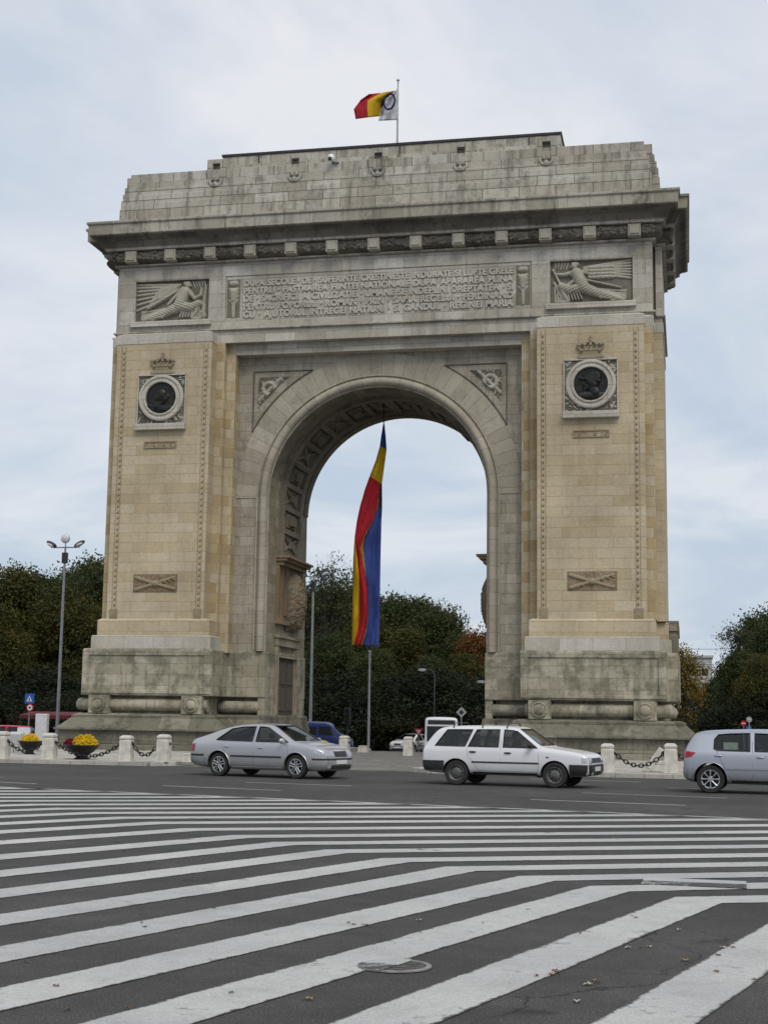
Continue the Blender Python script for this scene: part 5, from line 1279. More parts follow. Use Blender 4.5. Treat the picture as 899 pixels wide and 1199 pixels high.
def make_car(S):
    a = S['rz']; root = empty(S['name'], (S['x'], S['y'], S.get('z', 0)), a, S['label'], S['cat'], S.get('group')); pm = S['paint']
    st = S['st']; vs, fs = loft(st); hull = solid(vs, fs); hm = baked(hull); sf = Surf(hm)
    # hollow cabin: a slightly smaller loft, cut out together with the window openings
    bo = bpy.data.objects.new('b', hm); col.objects.link(bo)
    cut = []
    cin = [(x, max(zb, .30), zs-.0, zt-.06, hw-.08, hwt-.065) for x, zb, zs, zt, hw, hwt in st if S['cab'][0] <= x <= S['cab'][1]]
    cin = [(cin[0][0], .32, cin[0][2], max(cin[0][3], .6), cin[0][4], cin[0][5])]+cin[1:]
    v2, f2 = loft(cin); cut.append(solid(v2, f2, 2))
    for wn in S['win']:
        poly = list(wn['b'])+list(wn['t'])[::-1]
        for sg in (1, -1):
            v, f = poly_prism(poly, sg*.25, sg*1.3, 'Y'); cut.append(solid(v, f, 0))
    for fr in (S['ws'], S['rs']):
        if fr:
            yb, zb_, yt, zt_, x0, x1 = fr
            v, f = poly_prism([(-yb, zb_), (yb, zb_), (yt, zt_), (-yt, zt_)], x0, x1, 'X'); cut.append(solid(v, f, 0))
    R_ = S['r']
    for ax in S['axles']:
        for sg in (1, -1):
            m = MB(); m.lathe([(R_*1.17, sg*.45), (R_*1.17, sg*1.3)], 36, (ax, 0, R_*1.0), 'Y'); cut.append(solid(m.v, m.f, 0))
    for c in cut:
        b = bo.modifiers.new('x', 'BOOLEAN'); b.operation = 'DIFFERENCE'; b.solver = 'EXACT'; b.object = c
    fin = baked(bo)
    for c in cut+[hull, bo]: bpy.data.objects.remove(c)
    fin.name = 'body'; fin.materials.clear(); fin.materials.append(M[pm]); fin.materials.append(M['inner'])
    for p in fin.polygons: p.use_smooth = True; p.material_index = 0
    # inside faces of the hollow take the lining colour (they lie well inside the hull skin)
    for p in fin.polygons:
        if any(sf.b.find_nearest(q)[3] > .012 for q in [p.center]+[fin.vertices[k].co for k in p.vertices]): p.material_index = 1
    fin.set_sharp_from_angle(angle=rad(32))
    body = bpy.data.objects.new('body', fin); col.objects.link(body); adopt(body, root)
    W = 3.0
    def side(m, bot, top, sg, off, nu=8, nv=4, skirt=.015):
        q = ruled(bot, top); return sf.patch(m, lambda u, v: (q(u, v)[0], sg*W, q(u, v)[1]), (0, -sg, 0), off, nu, nv, skirt)
    def front(m, y0, y1, z0, z1, off, sg=1, nu=8, nv=3, taper=0, skirt=.02, x=5):
        return sf.patch(m, lambda u, v: (sg*x, y0+(y1-y0)*u, z0+(z1-z0)*v+taper*abs(u-.5)), (-sg, 0, 0), off, nu, nv, skirt)
    # glass panes, rubber surrounds
    for wn in S['win']:
        for sg in (1, -1):
            m = MB(); side(m, wn['b'], wn['t'], sg, -.012, 12, 5, 0); m.build('side_window', M['glass'], root, world=False, smooth=60, fix=False)
            pl = list(wn['b'])+list(wn['t'])[::-1]; pts = []
            for i in range(len(pl)):
                A, B = pl[i], pl[(i+1) % len(pl)]
                for k in range(4):
                    t = k/4; h = sf.hit((A[0]+(B[0]-A[0])*t, sg*W, A[1]+(B[1]-A[1])*t), (0, -sg, 0))
                    if h: pts.append(tuple(h[0]+(-h[1] if h[1].y*sg < 0 else h[1])*.002))
            m = MB(); m.tube(pts, .013, 5, closed=True, flat=.6); m.build('window_seal', M['plastic'], root, world=False, smooth=60)
    for fr, sg, nm in ((S['ws'], 1, 'windscreen'), (S['rs'], -1, 'rear_window')):
        if not fr: continue
        yb, zb_, yt, zt_, x0, x1 = fr
        m = MB(); f = lambda u, v: (sg*5, (yb+(yt-yb)*v)*(2*u-1), zb_+(zt_-zb_)*v)
        sf.patch(m, f, (-sg, 0, 0), -.012, 12, 6, 0); m.build(nm, M['glass'], root, world=False, smooth=60, fix=False)
        pts = []
        for u, v in [(k/8, 0) for k in range(8)]+[(1, k/5) for k in range(5)]+[(1-k/8, 1) for k in range(8)]+[(0, 1-k/5) for k in range(5)]:
            h = sf.hit(f(u, v), (-sg, 0, 0))
            if h: pts.append(tuple(h[0]+(h[1] if h[1].x*sg > 0 else -h[1])*.002))
        m = MB(); m.tube(pts, .014, 5, closed=True, flat=.6); m.build('window_seal', M['plastic'], root, world=False, smooth=60)
    if S.get('wiper', True):
        yb, zb_, yt, zt_, x0, x1 = S['ws']
        for y0 in (-.45, .15):
            pts = [sf.hit((5, y0+t*.5, zb_+.02+.05*t), (-1, 0, 0)) for t in (0, .5, 1)]
            m = MB(); m.tube([tuple(h[0]+h[1]*.01) for h in pts if h], .009, 5); m.build('wiper', M['plastic'], root, world=False)
    # doors: thin dark joints, handles, rub strip
    for sg in (1, -1):
        for seam in S['seams']:
            pts = []
            for A, B in zip(seam, seam[1:]):
                for k in range(5):
                    t = k/4; h = sf.hit((A[0]+(B[0]-A[0])*t, sg*W, A[1]+(B[1]-A[1])*t), (0, -sg, 0))
                    if h: pts.append(tuple(h[0]-Vector((0, sg, 0))*.002))
            m = MB(); m.tube(pts, .0055, 4); m.build('door_joint', M['plastic'], root, world=False)
        for hx, hz in S['handles']:
            h = sf.hit((hx, sg*W, hz), (0, -sg, 0)); m = MB(); m.ball((hx, h[0].y+sg*.012, hz), (.095, .02, .022), 10, 6); m.build('door_handle', M[S['handlemat']], root, world=False, smooth=60)
        for x0, x1, z0, z1, mt, off in S['strips']:
            m = MB(); side(m, [(x0, z0), (x1, z0)], [(x0, z1), (x1, z1)], sg, off, 20, 2, .01); m.build('rub_strip', M[mt], root, world=False, smooth=40)
        # mirror
        mxx, mz = S['mirror']; h = sf.hit((mxx, sg*W, mz), (0, -sg, 0)); yy = h[0].y if h else sg*.7
        m = MB(); m.ball((mxx, yy+sg*.14, mz+.03), (.07, .11, .075), 10, 8); m.tube([(mxx+.02, yy-sg*.02, mz-.01), (mxx, yy+sg*.1, mz+.01)], .03, 6); m.build('mirror', M[S['mirmat']], root, world=False, smooth=60)
        # wheel arch liner
        for ax in S['axles']:
            m = MB(); n = 18; rr = R_*1.165
            for k in range(n):
                a0, a1 = math.pi*k/n-.15, math.pi*(k+1)/n-.15
                m.add([(ax+rr*math.cos(t), yy_, R_+rr*math.sin(t)) for t, yy_ in ((a0, sg*.452), (a1, sg*.452), (a1, sg*(S['hw']-.09)), (a0, sg*(S['hw']-.09)))], [(0, 1, 2, 3)])
            m.build('wheel_arch_liner', M['plastic'], root, world=False)
            if S.get('lip'):
                pts = []
                for k in range(19):
                    t = math.pi*k/18; h = sf.hit((ax+R_*1.2*math.cos(t), sg*W, R_+R_*1.2*math.sin(t)), (0, -sg, 0))
                    if h: pts.append(tuple(h[0]))
                m = MB(); m.tube(pts, .022, 6, flat=.7); m.build('arch_lip', M[pm], root, world=False, smooth=60)
            wheel(root, ax, sg*(S['hw']-S.get('win_in', .115)), R_, S.get('tw', .19), S['rim'], M[S['rimmat']])
    # bumpers as bands wrapped round the ends of the hull
    for end, z0, z1, xs, off, mt, nm in S['bands']:
        m = MB(); cx = end*(abs(xs)-.0)
        def q(u, v, e=end, c=cx, z0=z0, z1=z1):
            return None
        G = []; nu, nv = 28, 3
        for j in range(nv+1):
            r = []
            z = z0+(z1-z0)*j/nv
            for i in range(nu+1):
                t = -1+2*i/nu; 
                if abs(t) > .55:                 # along the sides
                    f = (abs(t)-.55)/.45; L = S['ends'][0 if end > 0 else 1]; xx = end*(L-.16-f*(L-.16-abs(xs))); o = Vector((xx, math.copysign(W, t), z)); d = Vector((0, -math.copysign(1, t), 0))
                else:
                    ang = t/.55*rad(62); L = S['ends'][0 if end > 0 else 1]; c = Vector((end*(L-.75), 0, z)); d = -Vector((end*math.cos(ang), math.sin(ang), 0)); o = c-d*3
                h = sf.hit(o, d)
                if h is None: h = (o+d*2.2, -d)
                n = h[1] if h[1].dot(d) < 0 else -h[1]; r.append((h[0]+Vector((n.x, n.y, 0)).normalized()*off, n))
            G.append(r)
        w_ = nu+1; base = len(m.v); vs_ = [p for r in G for p, n in r]; back = [p-Vector((n.x, n.y, 0)).normalized()*(off+.03) for r in (G[0], G[-1]) for p, n in r]
        k0 = len(vs_); fs_ = [(j*w_+i, j*w_+i+1, (j+1)*w_+i+1, (j+1)*w_+i) for j in range(nv) for i in range(nu)]
        fs_ += [(i, k0+i, k0+i+1, i+1) for i in range(nu)]+[(nv*w_+i, nv*w_+i+1, k0+w_+i+1, k0+w_+i) for i in range(nu)]
        m.add(vs_+back, fs_); m.build(nm, M[mt], root, world=False, smooth=50)
    for nm, end, y0, y1, z0, z1, off, mt, both_, tap in S['faces']:
        for sg in ((1, -1) if both_ else (1,)):
            m = MB(); ok = front(m, sg*y0, sg*y1, z0, z1, off, end, 8, 3, tap)
            if ok: m.build(nm, M[mt], root, world=False, smooth=60)
    for nm, poly_b, poly_t, off, mt in S.get('sides', []):
        for sg in (1, -1):
            m = MB()
            if side(m, poly_b, poly_t, sg, off, 6, 4, .015): m.build(nm, M[mt], root, world=False, smooth=60)
    # interior
    for sg in (1, -1):
        for xs_, back in S['seats']:
            m = MB(); m.M = Matrix.Translation((xs_, sg*.36, 0)); m.box(-.25, .25, -.24, .24, .38, .52); m.build('seat', M['seat'], root, world=False, bevel=.04)
            m = MB(); m.M = Matrix.Translation((xs_-.22, sg*.36, .5)) @ Matrix.Rotation(rad(-14), 4, 'Y'); m.box(-.07, .07, -.23, .23, 0, .5); m.box(-.05, .05, -.11, .11, .53, .68); m.build('backrest', M['seat'], root, world=False, bevel=.03)
    dx = S['dash']; m = MB(); m.box(dx-.12, dx+.25, -.62, .62, .62, .86); m.build('dashboard', M['plastic'], root, world=False, bevel=.04)
    m = MB(); m.M = Matrix.Translation((dx-.25, .36, .80)) @ Matrix.Rotation(rad(62), 4, 'Y'); m.tube([(.18*math.cos(t), .18*math.sin(t), 0) for t in [2*math.pi*k/16 for k in range(16)]], .014, 6, closed=True); m.tube([(0, 0, 0), (0, 0, .2)], .025, 6); m.build('steering_wheel', M['plastic'], root, world=False)
    if S.get('driver'):
        c, sn = math.cos(a), math.sin(a); lx, ly = dx-.72, .36
        seated_person((S['x']+c*lx-sn*ly, S['y']+sn*lx+c*ly, S.get('z', 0)+.40), a, S['driver'])
    return root, sf

saloon = dict(name='car', x=2.08, y=-20.3, rz=rad(-17), label='silver liftback saloon with alloy wheels driving past the left pier', cat='car', paint='silver', hw=.865, r=.315,
    axles=(1.255, -1.255), cab=(-1.6, 1.0), ends=(2.17, 2.36),
    st=[(-2.34, .44, .74, .80, .60, .50), (-2.31, .34, .80, .90, .72, .62), (-2.20, .27, .86, .99, .80, .68), (-2.02, .23, .885, 1.035, .845, .68), (-1.72, .21, .905, 1.13, .86, .64), (-1.35, .20, .92, 1.27, .865, .61), (-.95, .19, .925, 1.37, .867, .595), (-.45, .19, .925, 1.42, .867, .59), (0, .19, .92, 1.43, .867, .59), (.30, .19, .915, 1.405, .867, .59), (.42, .19, .912, 1.37, .867, .595),
        (.80, .19, .905, 1.16, .866, .64), (1.10, .19, .90, .985, .862, .70), (1.20, .19, .895, .955, .86, .72), (1.55, .20, .865, .915, .85, .71), (1.88, .20, .80, .855, .81, .66), (2.06, .21, .72, .77, .73, .57), (2.14, .26, .62, .67, .62, .46), (2.165, .34, .52, .56, .48, .36)],
    win=[dict(b=[(-1.38, .97), (-1.1, .955), (-.16, .945)], t=[(-1.30, 1.03), (-.95, 1.275), (-.6, 1.33), (-.16, 1.345)]), dict(b=[(-.06, .945), (.98, .94)], t=[(-.06, 1.345), (.12, 1.34), (.26, 1.32), (.92, .975)])],
    ws=(.66, .985, .50, 1.375, .2, 1.6), rs=(.60, 1.09, .47, 1.33, -2.2, -.9),
    seams=[[(-.11, 1.35), (-.11, .42), (-.16, .30), (.80, .28)], [(.98, .93), (1.0, .60), (.84, .30)], [(-1.28, .96), (-1.02, .62), (-.90, .42), (-.80, .30), (-.16, .30)]], handles=[(-.98, .80), (.12, .79)], handlemat='silver',
    strips=[(-.85, .80, .53, .575, 'plastic', .012), (-.80, .80, .235, .28, 'silver', .02)], mirror=(.86, .95), mirmat='silver', rim='alloy', rimmat='alloy', lip=True,
    bands=[(1, .50, .545, 1.75, .012, 'plastic', 'bumper_strip'), (-1, .53, .58, 1.75, .012, 'plastic', 'bumper_strip'), (1, .24, .46, 1.72, .016, 'silver', 'front_bumper'), (-1, .28, .50, 1.72, .016, 'silver', 'rear_bumper')],
    faces=[('grille', 1, -.30, .30, .585, .72, .014, 'plastic', False, 0), ('grille_rim', 1, -.33, .33, .72, .745, .02, 'chrome', False, 0), ('headlight', 1, .36, .70, .60, .735, .012, 'clearlamp', True, 0), ('number_plate', 1, -.26, .26, .40, .50, .035, 'plate', False, 0), ('air_intake', 1, -.5, .5, .28, .375, .022, 'plastic', False, 0), ('fog_lamp', 1, .53, .62, .30, .37, .03, 'clearlamp', True, 0), ('tail_lamp', -1, .48, .74, .66, .84, .012, 'redlamp', True, 0), ('number_plate', -1, -.26, .26, .62, .73, .02, 'plate', False, 0)],
    sides=[('headlight_corner', [(1.80, .66), (2.04, .62)], [(1.76, .76), (2.00, .72)], .010, 'clearlamp'), ('tail_lamp_corner', [(-2.26, .66), (-2.10, .66)], [(-2.24, .84), (-2.08, .86)], .010, 'redlamp')],
    seats=[(.05, 1), (-.85, 1)], dash=.85, driver='driver in a dark jacket at the wheel of the silver saloon')
saloon['name'] = 'car'
estate = dict(name='car', x=8.66, y=-22.06, rz=rad(-10), label='white estate car with roof rack feet, black bumpers and steel wheels', cat='car', paint='whitep', hw=.815, r=.295,
    axles=(1.22, -1.22), cab=(-1.95, .95), ends=(2.05, 2.12),
    st=[(-2.11, .50, .74, .78, .68, .62), (-2.10, .36, .82, .86, .76, .68), (-2.05, .30, .86, .95, .79, .66), (-1.92, .28, .88, 1.16, .80, .62), (-1.78, .27, .885, 1.32, .81, .60), (-1.66, .26, .89, 1.395, .815, .595), (-1.2, .26, .895, 1.42, .82, .595), (-.4, .25, .895, 1.435, .82, .595), (.1, .25, .89, 1.425, .82, .59), (.24, .25, .89, 1.40, .82, .59),
        (.34, .25, .888, 1.355, .818, .60), (.62, .25, .88, 1.15, .815, .635), (.86, .25, .875, .97, .81, .68), (.95, .25, .87, .935, .81, .70), (1.3, .26, .84, .90, .80, .71), (1.75, .26, .79, .835, .78, .70), (1.95, .27, .75, .79, .755, .68), (2.02, .30, .66, .70, .72, .64), (2.035, .40, .54, .57, .66, .58)],
    win=[dict(b=[(-1.78, .93), (-1.0, .925)], t=[(-1.50, 1.32), (-.84, 1.33)]), dict(b=[(-.93, .925), (-.16, .92)], t=[(-.74, 1.33), (-.16, 1.34)]), dict(b=[(-.05, .92), (.80, .915)], t=[(-.05, 1.34), (.16, 1.325), (.28, 1.30), (.68, 1.0)])],
    ws=(.64, .975, .51, 1.35, .1, 1.5), rs=(.60, 1.0, .50, 1.32, -2.4, -1.6),
    seams=[[(-.11, 1.35), (-.11, .36), (.80, .35), (.84, .55), (.82, .91)], [(-.95, .92), (-.93, .70), (-.80, .58), (-.66, .36), (-.11, .36)]], handles=[(-.80, .80), (.08, .79)], handlemat='plastic',
    strips=[(-.82, .84, .545, .58, 'plastic', .01), (-.80, .80, .26, .33, 'plastic', .006)], mirror=(.66, .95), mirmat='plastic', rim='steel', rimmat='steelw', win_in=.10, tw=.17,
    bands=[(1, .30, .55, 1.58, .035, 'plastic', 'front_bumper'), (-1, .34, .58, 1.52, .035, 'plastic', 'rear_bumper')],
    faces=[('grille', 1, -.42, .42, .60, .70, .014, 'plastic', False, 0), ('headlight', 1, .45, .68, .585, .715, .014, 'clearlamp', True, 0), ('number_plate', 1, -.26, .26, .40, .50, .045, 'plate', False, 0), ('fog_lamp', 1, .42, .54, .33, .38, .05, 'clearlamp', True, 0), ('tail_lamp', -1, .55, .72, .64, .82, .012, 'redlamp', True, 0), ('number_plate', -1, -.26, .26, .62, .73, .02, 'plate', False, 0)],
    sides=[('corner_lamp', [(1.88, .60), (2.0, .60)], [(1.86, .71), (1.98, .70)], .01, 'clearlamp'), ('side_repeater', [(1.02, .70), (1.08, .70)], [(1.02, .725), (1.08, .725)], .012, 'plastic')],
    seats=[(-.05, 1), (-.85, 1)], dash=.66, driver='dark-haired driver at the wheel of the white estate car')
hatch = dict(name='car', x=14.66, y=-23.0, rz=rad(-5), label='silver-blue hatchback with red tail lamp and round-holed wheel covers, cut by the right edge', cat='car', paint='bluesilver', hw=.872, r=.315,
    axles=(1.30, -1.30), cab=(-1.75, 1.15), ends=(2.12, 1.95),
    st=[(-1.91, .46, .68, .73, .66, .56), (-1.895, .36, .78, .86, .76, .66), (-1.87, .29, .88, .97, .82, .66), (-1.79, .25, .92, 1.13, .85, .63), (-1.69, .23, .93, 1.30, .86, .61), (-1.60, .22, .935, 1.375, .865, .60), (-1.2, .21, .935, 1.41, .87, .60), (-.5, .20, .93, 1.44, .872, .60), (0, .20, .925, 1.445, .872, .60), (.25, .20, .92, 1.42, .872, .60),
        (.42, .20, .915, 1.375, .872, .60), (.85, .20, .905, 1.16, .87, .64), (1.25, .20, .895, .985, .865, .70), (1.40, .20, .885, .945, .86, .71), (1.75, .20, .83, .88, .83, .68), (2.0, .22, .72, .77, .76, .60), (2.09, .28, .61, .65, .64, .48), (2.12, .36, .51, .54, .5, .38)],
    win=[dict(b=[(-1.22, .99), (-1.14, .955), (-.42, .945)], t=[(-1.21, 1.20), (-1.12, 1.31), (-.85, 1.335), (-.42, 1.35)]), dict(b=[(-.32, .945), (1.10, .93)], t=[(-.32, 1.35), (.1, 1.34), (.28, 1.31), (1.04, .965)])],
    ws=(.66, .99, .50, 1.37, .2, 1.8), rs=(.62, 1.0, .52, 1.32, -2.4, -1.5),
    seams=[[(-.37, 1.42), (-.37, .40), (-.42, .30), (.80, .29)], [(1.06, .95), (1.08, .55), (.84, .30)], [(-1.18, .98), (-1.05, .72), (-.94, .45), (-.84, .32), (-.42, .30)]], handles=[(-1.12, .84), (-.20, .82)], handlemat='bluesilver',
    strips=[(-.98, .84, .545, .60, 'bluesilver', .018), (-.84, .84, .255, .30, 'plastic', .008)], mirror=(.96, .98), mirmat='bluesilver', rim='cap', rimmat='alloy', lip=True,
    bands=[(1, .28, .48, 1.72, .014, 'bluesilver', 'front_bumper'), (-1, .32, .56, 1.70, .022, 'bluesilver', 'rear_bumper')],
    faces=[('headlight', 1, .36, .64, .62, .74, .012, 'clearlamp', True, 0), ('grille', 1, -.4, .4, .30, .44, .03, 'plastic', False, 0), ('tail_lamp', -1, .54, .76, .78, .90, .012, 'redlamp', True, 0), ('number_plate', -1, -.26, .26, .60, .71, .03, 'plate', False, 0)],
    sides=[('tail_lamp_corner', [(-1.86, .78), (-1.72, .80)], [(-1.83, .93), (-1.62, .90)], .010, 'redlamp')],
    seats=[(.1, 1), (-.8, 1)], dash=.95, driver='driver of the silver-blue hatchback, beyond the right edge')
hatch.pop('driver')
r1, s1 = make_car(saloon); r1.scale = (.955, .97, .97)
r2, s2 = make_car(estate)
r3, s3 = make_car(hatch)
# roof rack feet on the estate, papers in the hatchback window, small badges
for x in (-1.35, -.62, .0):
    m = MB(); z = 1.42
    for sg in (1, -1):
        h = s2.hit((x, sg*.52, 3), (0, 0, -1)); m.tube([(x, sg*.60, 1.37), (x, sg*.57, 1.42), (x, sg*.50, h[0].z+.055)], .016, 6)
    m.tube([(x, -.5, 1.485), (x, .5, 1.485)], .012, 6); m.build('roof_rack_bar', M['plastic'], r2, world=False)
def rotpt(root, x, y): c, s_ = math.cos(root.rotation_euler.z), math.sin(root.rotation_euler.z); return (root.location.x+c*x-s_*y, root.location.y+s_*x+c*y)
px_, py_ = rotpt(r3, -.85, -.66); m = MB(); m.M = Matrix.Translation((px_, py_, 0)) @ Matrix.Rotation(r3.rotation_euler.z, 4, 'Z'); m.box(-.16, .16, -.005, .005, .98, 1.14); tag(m.build('paper_sheet', M['paper']), 'pale sheet of paper stuck inside the rear side window of the hatchback', 'paper')
m = MB(); m.tube([(-1.3, 0, 1.42), (-1.36, 0, 1.75)], [.008, .004], 5); m.build('aerial', M['plastic'], r1, world=False)
m = MB(); m.tube([(.3, -.5, 1.40), (.16, -.52, 1.66)], [.008, .004], 5); m.build('aerial', M['plastic'], r2, world=False)
# background traffic, built the same way at the far side of the roundabout
def far_car(base, px, py, Y, rz, pm, lab, cat='car'):
    q = at(px, py, Y); S = dict(base); S.update(x=q.x, y=Y, z=gz(Y), rz=rz, paint=pm, label=lab, cat=cat, driver=None, group=None); S['handlemat'] = S['mirmat'] = 'plastic'; return make_car(S)
far_car(hatch, 6, 860, 27, rad(185), 'redp', 'red car with rounded roof at the left edge behind the floodlights')
far_car(saloon, 483, 872, 48, rad(-110), 'whitep', 'small white car facing us behind the arch, left of the bus')
far_car(estate, 545, 868, 26, rad(172), 'darkp', 'dark car mostly hidden behind the roof of the white estate car')
far_car(hatch, 808, 868, 30, rad(-80), 'whitep', 'pale car squeezed between the right pier and the hatchback')
def van(px0, px1, pyt, Y, rz, pm, lab, cat, L, Wd, H, glassy='van'):
    a_, b_ = at(px0, 860, Y), at(px1, 860, Y); z0 = gz(Y); root = empty('van' if glassy == 'van' else 'bus', ((a_.x+b_.x)/2, Y, z0), rz, lab, cat)
    if glassy == 'van':
        st = [(-L/2, .4, 1.1, H*.95, Wd/2-.06, Wd/2-.14), (-L/2+.1, .3, 1.1, H, Wd/2, Wd/2-.12), (L/2-1.5, .3, 1.1, H, Wd/2, Wd/2-.12), (L/2-1.25, .3, 1.1, H-.05, Wd/2, Wd/2-.13), (L/2-.75, .3, 1.05, 1.2, Wd/2-.02, Wd/2-.12), (L/2-.1, .3, .85, .98, Wd/2-.08, Wd/2-.2), (L/2, .4, .7, .8, Wd/2-.2, Wd/2-.3)]
    else:
        st = [(-L/2, .5, 1.2, H*.97, Wd/2-.06, Wd/2-.12), (-L/2+.12, .35, 1.2, H, Wd/2, Wd/2-.08), (L/2-.25, .35, 1.2, H, Wd/2, Wd/2-.08), (L/2-.06, .35, 1.2, H*.98, Wd/2-.04, Wd/2-.1), (L/2, .4, 1.0, H*.93, Wd/2-.12, Wd/2-.16)]
    v, f = loft(st); o = solid(v, f, 2); me = baked(o); bpy.data.objects.remove(o); me.materials.clear(); me.materials.append(M[pm])
    for p in me.polygons: p.use_smooth = True
    me.set_sharp_from_angle(angle=rad(40)); sf = Surf(me); body = bpy.data.objects.new('body', me); col.objects.link(body); adopt(body, root)
    dk = M['bronze']
    gl = plain('dark_window_glass', (.02, .025, .025), .08)
    if glassy == 'van':
        for sg in (1, -1):
            m = MB(); q = ruled([(L/2-1.95, 1.12), (L/2-.98, 1.12)], [(L/2-1.95, H-.28), (L/2-1.30, H-.28)]); sf.patch(m, lambda u, v: (q(u, v)[0], sg*3, q(u, v)[1]), (0, -sg, 0), .008, 6, 4); m.build('side_window', gl, root, world=False)
            m = MB(); q = ruled([(-L/2+.5, 1.15), (L/2-2.1, 1.15)], [(-L/2+.5, H-.3), (L/2-2.1, H-.3)]); sf.patch(m, lambda u, v: (q(u, v)[0], sg*3, q(u, v)[1]), (0, -sg, 0), .008, 6, 4); m.build('side_window', gl, root, world=False)
        m = MB(); sf.patch(m, lambda u, v: (5, (2*u-1)*(Wd/2-.22), 1.22+(H-.22-1.22)*v), (-1, 0, 0), .008, 8, 4); m.build('windscreen', gl, root, world=False)
        m = MB(); sf.patch(m, lambda u, v: (5, (2*u-1)*(Wd/2-.25), .38+.2*v), (-1, 0, 0), .03, 8, 2); m.build('front_bumper', M['plastic'], root, world=False)
    else:
        m = MB(); sf.patch(m, lambda u, v: (L, (2*u-1)*(Wd/2-.22), 1.0+(H-1.62)*v), (-1, 0, 0), .01, 8, 4); m.build('windscreen', gl, root, world=False)
        m = MB(); sf.patch(m, lambda u, v: (L, (2*u-1)*(Wd/2-.28), H-.50+.28*v), (-1, 0, 0), .01, 8, 2); m.build('destination_display', M['plastic'], root, world=False)
        for sg in (1, -1):
            for k in range(5):
                x0 = -L/2+.5+k*(L-1)/5; m = MB(); sf.patch(m, lambda u, v: (x0+u*((L-1)/5-.15), sg*4, 1.15+(H-1.6)*v), (0, -sg, 0), .008, 4, 3); m.build('side_window', gl, root, world=False)
            m = MB(); sf.patch(m, lambda u, v: (L, sg*(Wd/2-.55+.25*u), .62+.16*v), (-1, 0, 0), .015, 3, 2); m.build('headlight', M['clearlamp'], root, world=False)
    for x in (L/2-.9, -L/2+.9):
        for sg in (1, -1): wheel(root, x, sg*(Wd/2-.12), .33 if glassy == 'van' else .45, .2, 'steel', M['steelw'])
van(352, 392, 848, 26, rad(8), 'bluep', 'dark blue van partly hidden behind the left pier, inside the arch', 'van', 4.2, 1.75, 1.92)
van(499, 533, 844, 42, rad(-80), 'whitep', 'white bus facing us behind the white estate car', 'bus', 8.5, 2.35, 2.6, 'bus')

# ================================================================== trees
def crown_mesh(name, seed, W, H, nclump, nleaf, ls, mat, hole=.0, top=.5, spread=.5, flat=1.0):
    """many leaf-sized faces gathered into clumps spread through the crown's volume; base at z=0, height H, half width W"""
    g = np.random.default_rng(seed)
    # clump centres: fill an uneven volume made of several big lobes
    lobes = []
    for k in range(7):
        a = g.uniform(0, 6.28); t = g.uniform(.12, .88); rr = W*g.uniform(.25, .62)*math.sin(math.pi*min(.98, t*.75+.2)); lobes.append((rr*math.cos(a), rr*math.sin(a), H*t, W*g.uniform(.38, .62), H*g.uniform(.14, .24)))
    lobes.append((0, 0, H*.5, W*.7, H*.42)); lobes.append((0, 0, H*.84, W*.36, H*.16))
    C = []
    while len(C) < nclump:
        l = lobes[g.integers(len(lobes))]; d = g.normal(size=3); d /= np.linalg.norm(d); r = g.uniform(.3, 1.12)**.6
        C.append((l[0]+d[0]*l[3]*r, l[1]+d[1]*l[3]*r, max(.2, l[2]+d[2]*l[4]*r)))
    C = np.array(C); N = nclump*nleaf; cs = ls*spread
    idx = np.repeat(np.arange(nclump), nleaf); size = np.repeat(g.uniform(.6, 1.3, nclump), nleaf)
    P = C[idx]+g.normal(size=(N, 3))*np.array([1, 1, .6])*(cs*size)[:, None]
    u = g.normal(size=(N, 3)); u /= np.linalg.norm(u, axis=1)[:, None]; w_ = g.normal(size=(N, 3)); v = np.cross(u, w_); v /= np.linalg.norm(v, axis=1)[:, None]
    s_ = ls*g.uniform(.22, .5, N)[:, None]; u = u*s_; v = v*s_*.55
    V = np.stack([P-u, P+v*.9-u*.1, P+u, P-v*.9-u*.1], 1).reshape(-1, 3); F = np.arange(N*4).reshape(-1, 4)
    me = bpy.data.meshes.new(name); me.vertices.add(N*4); me.vertices.foreach_set('co', V.astype(np.float32).ravel()); me.loops.add(N*4); me.loops.foreach_set('vertex_index', F.ravel().astype(np.int32))
    me.polygons.add(N); me.polygons.foreach_set('loop_start', np.arange(0, N*4, 4, dtype=np.int32)); me.update(calc_edges=True); me.materials.append(mat); return me, C, float(np.percentile(P[:, 2], 99.7))
def trunk_mesh(seed, H, C, z0, r, nb=34, twigs=0):
    g = random.Random(seed); m = MB(); pts = [(0, 0, 0), (g.uniform(-.1, .1), .05, z0*.6), (g.uniform(-.2, .2), g.uniform(-.2, .2), z0+H*.35), (g.uniform(-.3, .3), 0, z0+H*.75)]
    m.tube(pts, [r, r*.8, r*.5, r*.15], 8)
    for _ in range(nb):
        c = C[g.randrange(len(C))]; t = min(.95, max(.15, (c[2]/H)*.7)); b = Vector((0, 0, z0*.8+H*t*.7)); e = Vector((c[0], c[1], c[2]+z0)); mid = b.lerp(e, .5)+Vector((0, 0, -.04*H+g.uniform(-.2, .4)))
        m.tube([b, mid, e], [r*.32, r*.18, r*.05], 5)
        for _ in range(twigs):
            q = mid.lerp(e, g.uniform(.3, 1)); k = q+Vector((g.uniform(-1, 1), g.uniform(-1, 1), g.uniform(.1, 1.3)))*.9; m.tube([q, q.lerp(k, .5)+Vector((.05, .05, .08)), k], [r*.07, r*.045, r*.02], 3)
    me_o = m.build('trunk', M['bark'], smooth=60); me = me_o.data; bpy.data.objects.remove(me_o); return me
KINDS = {}
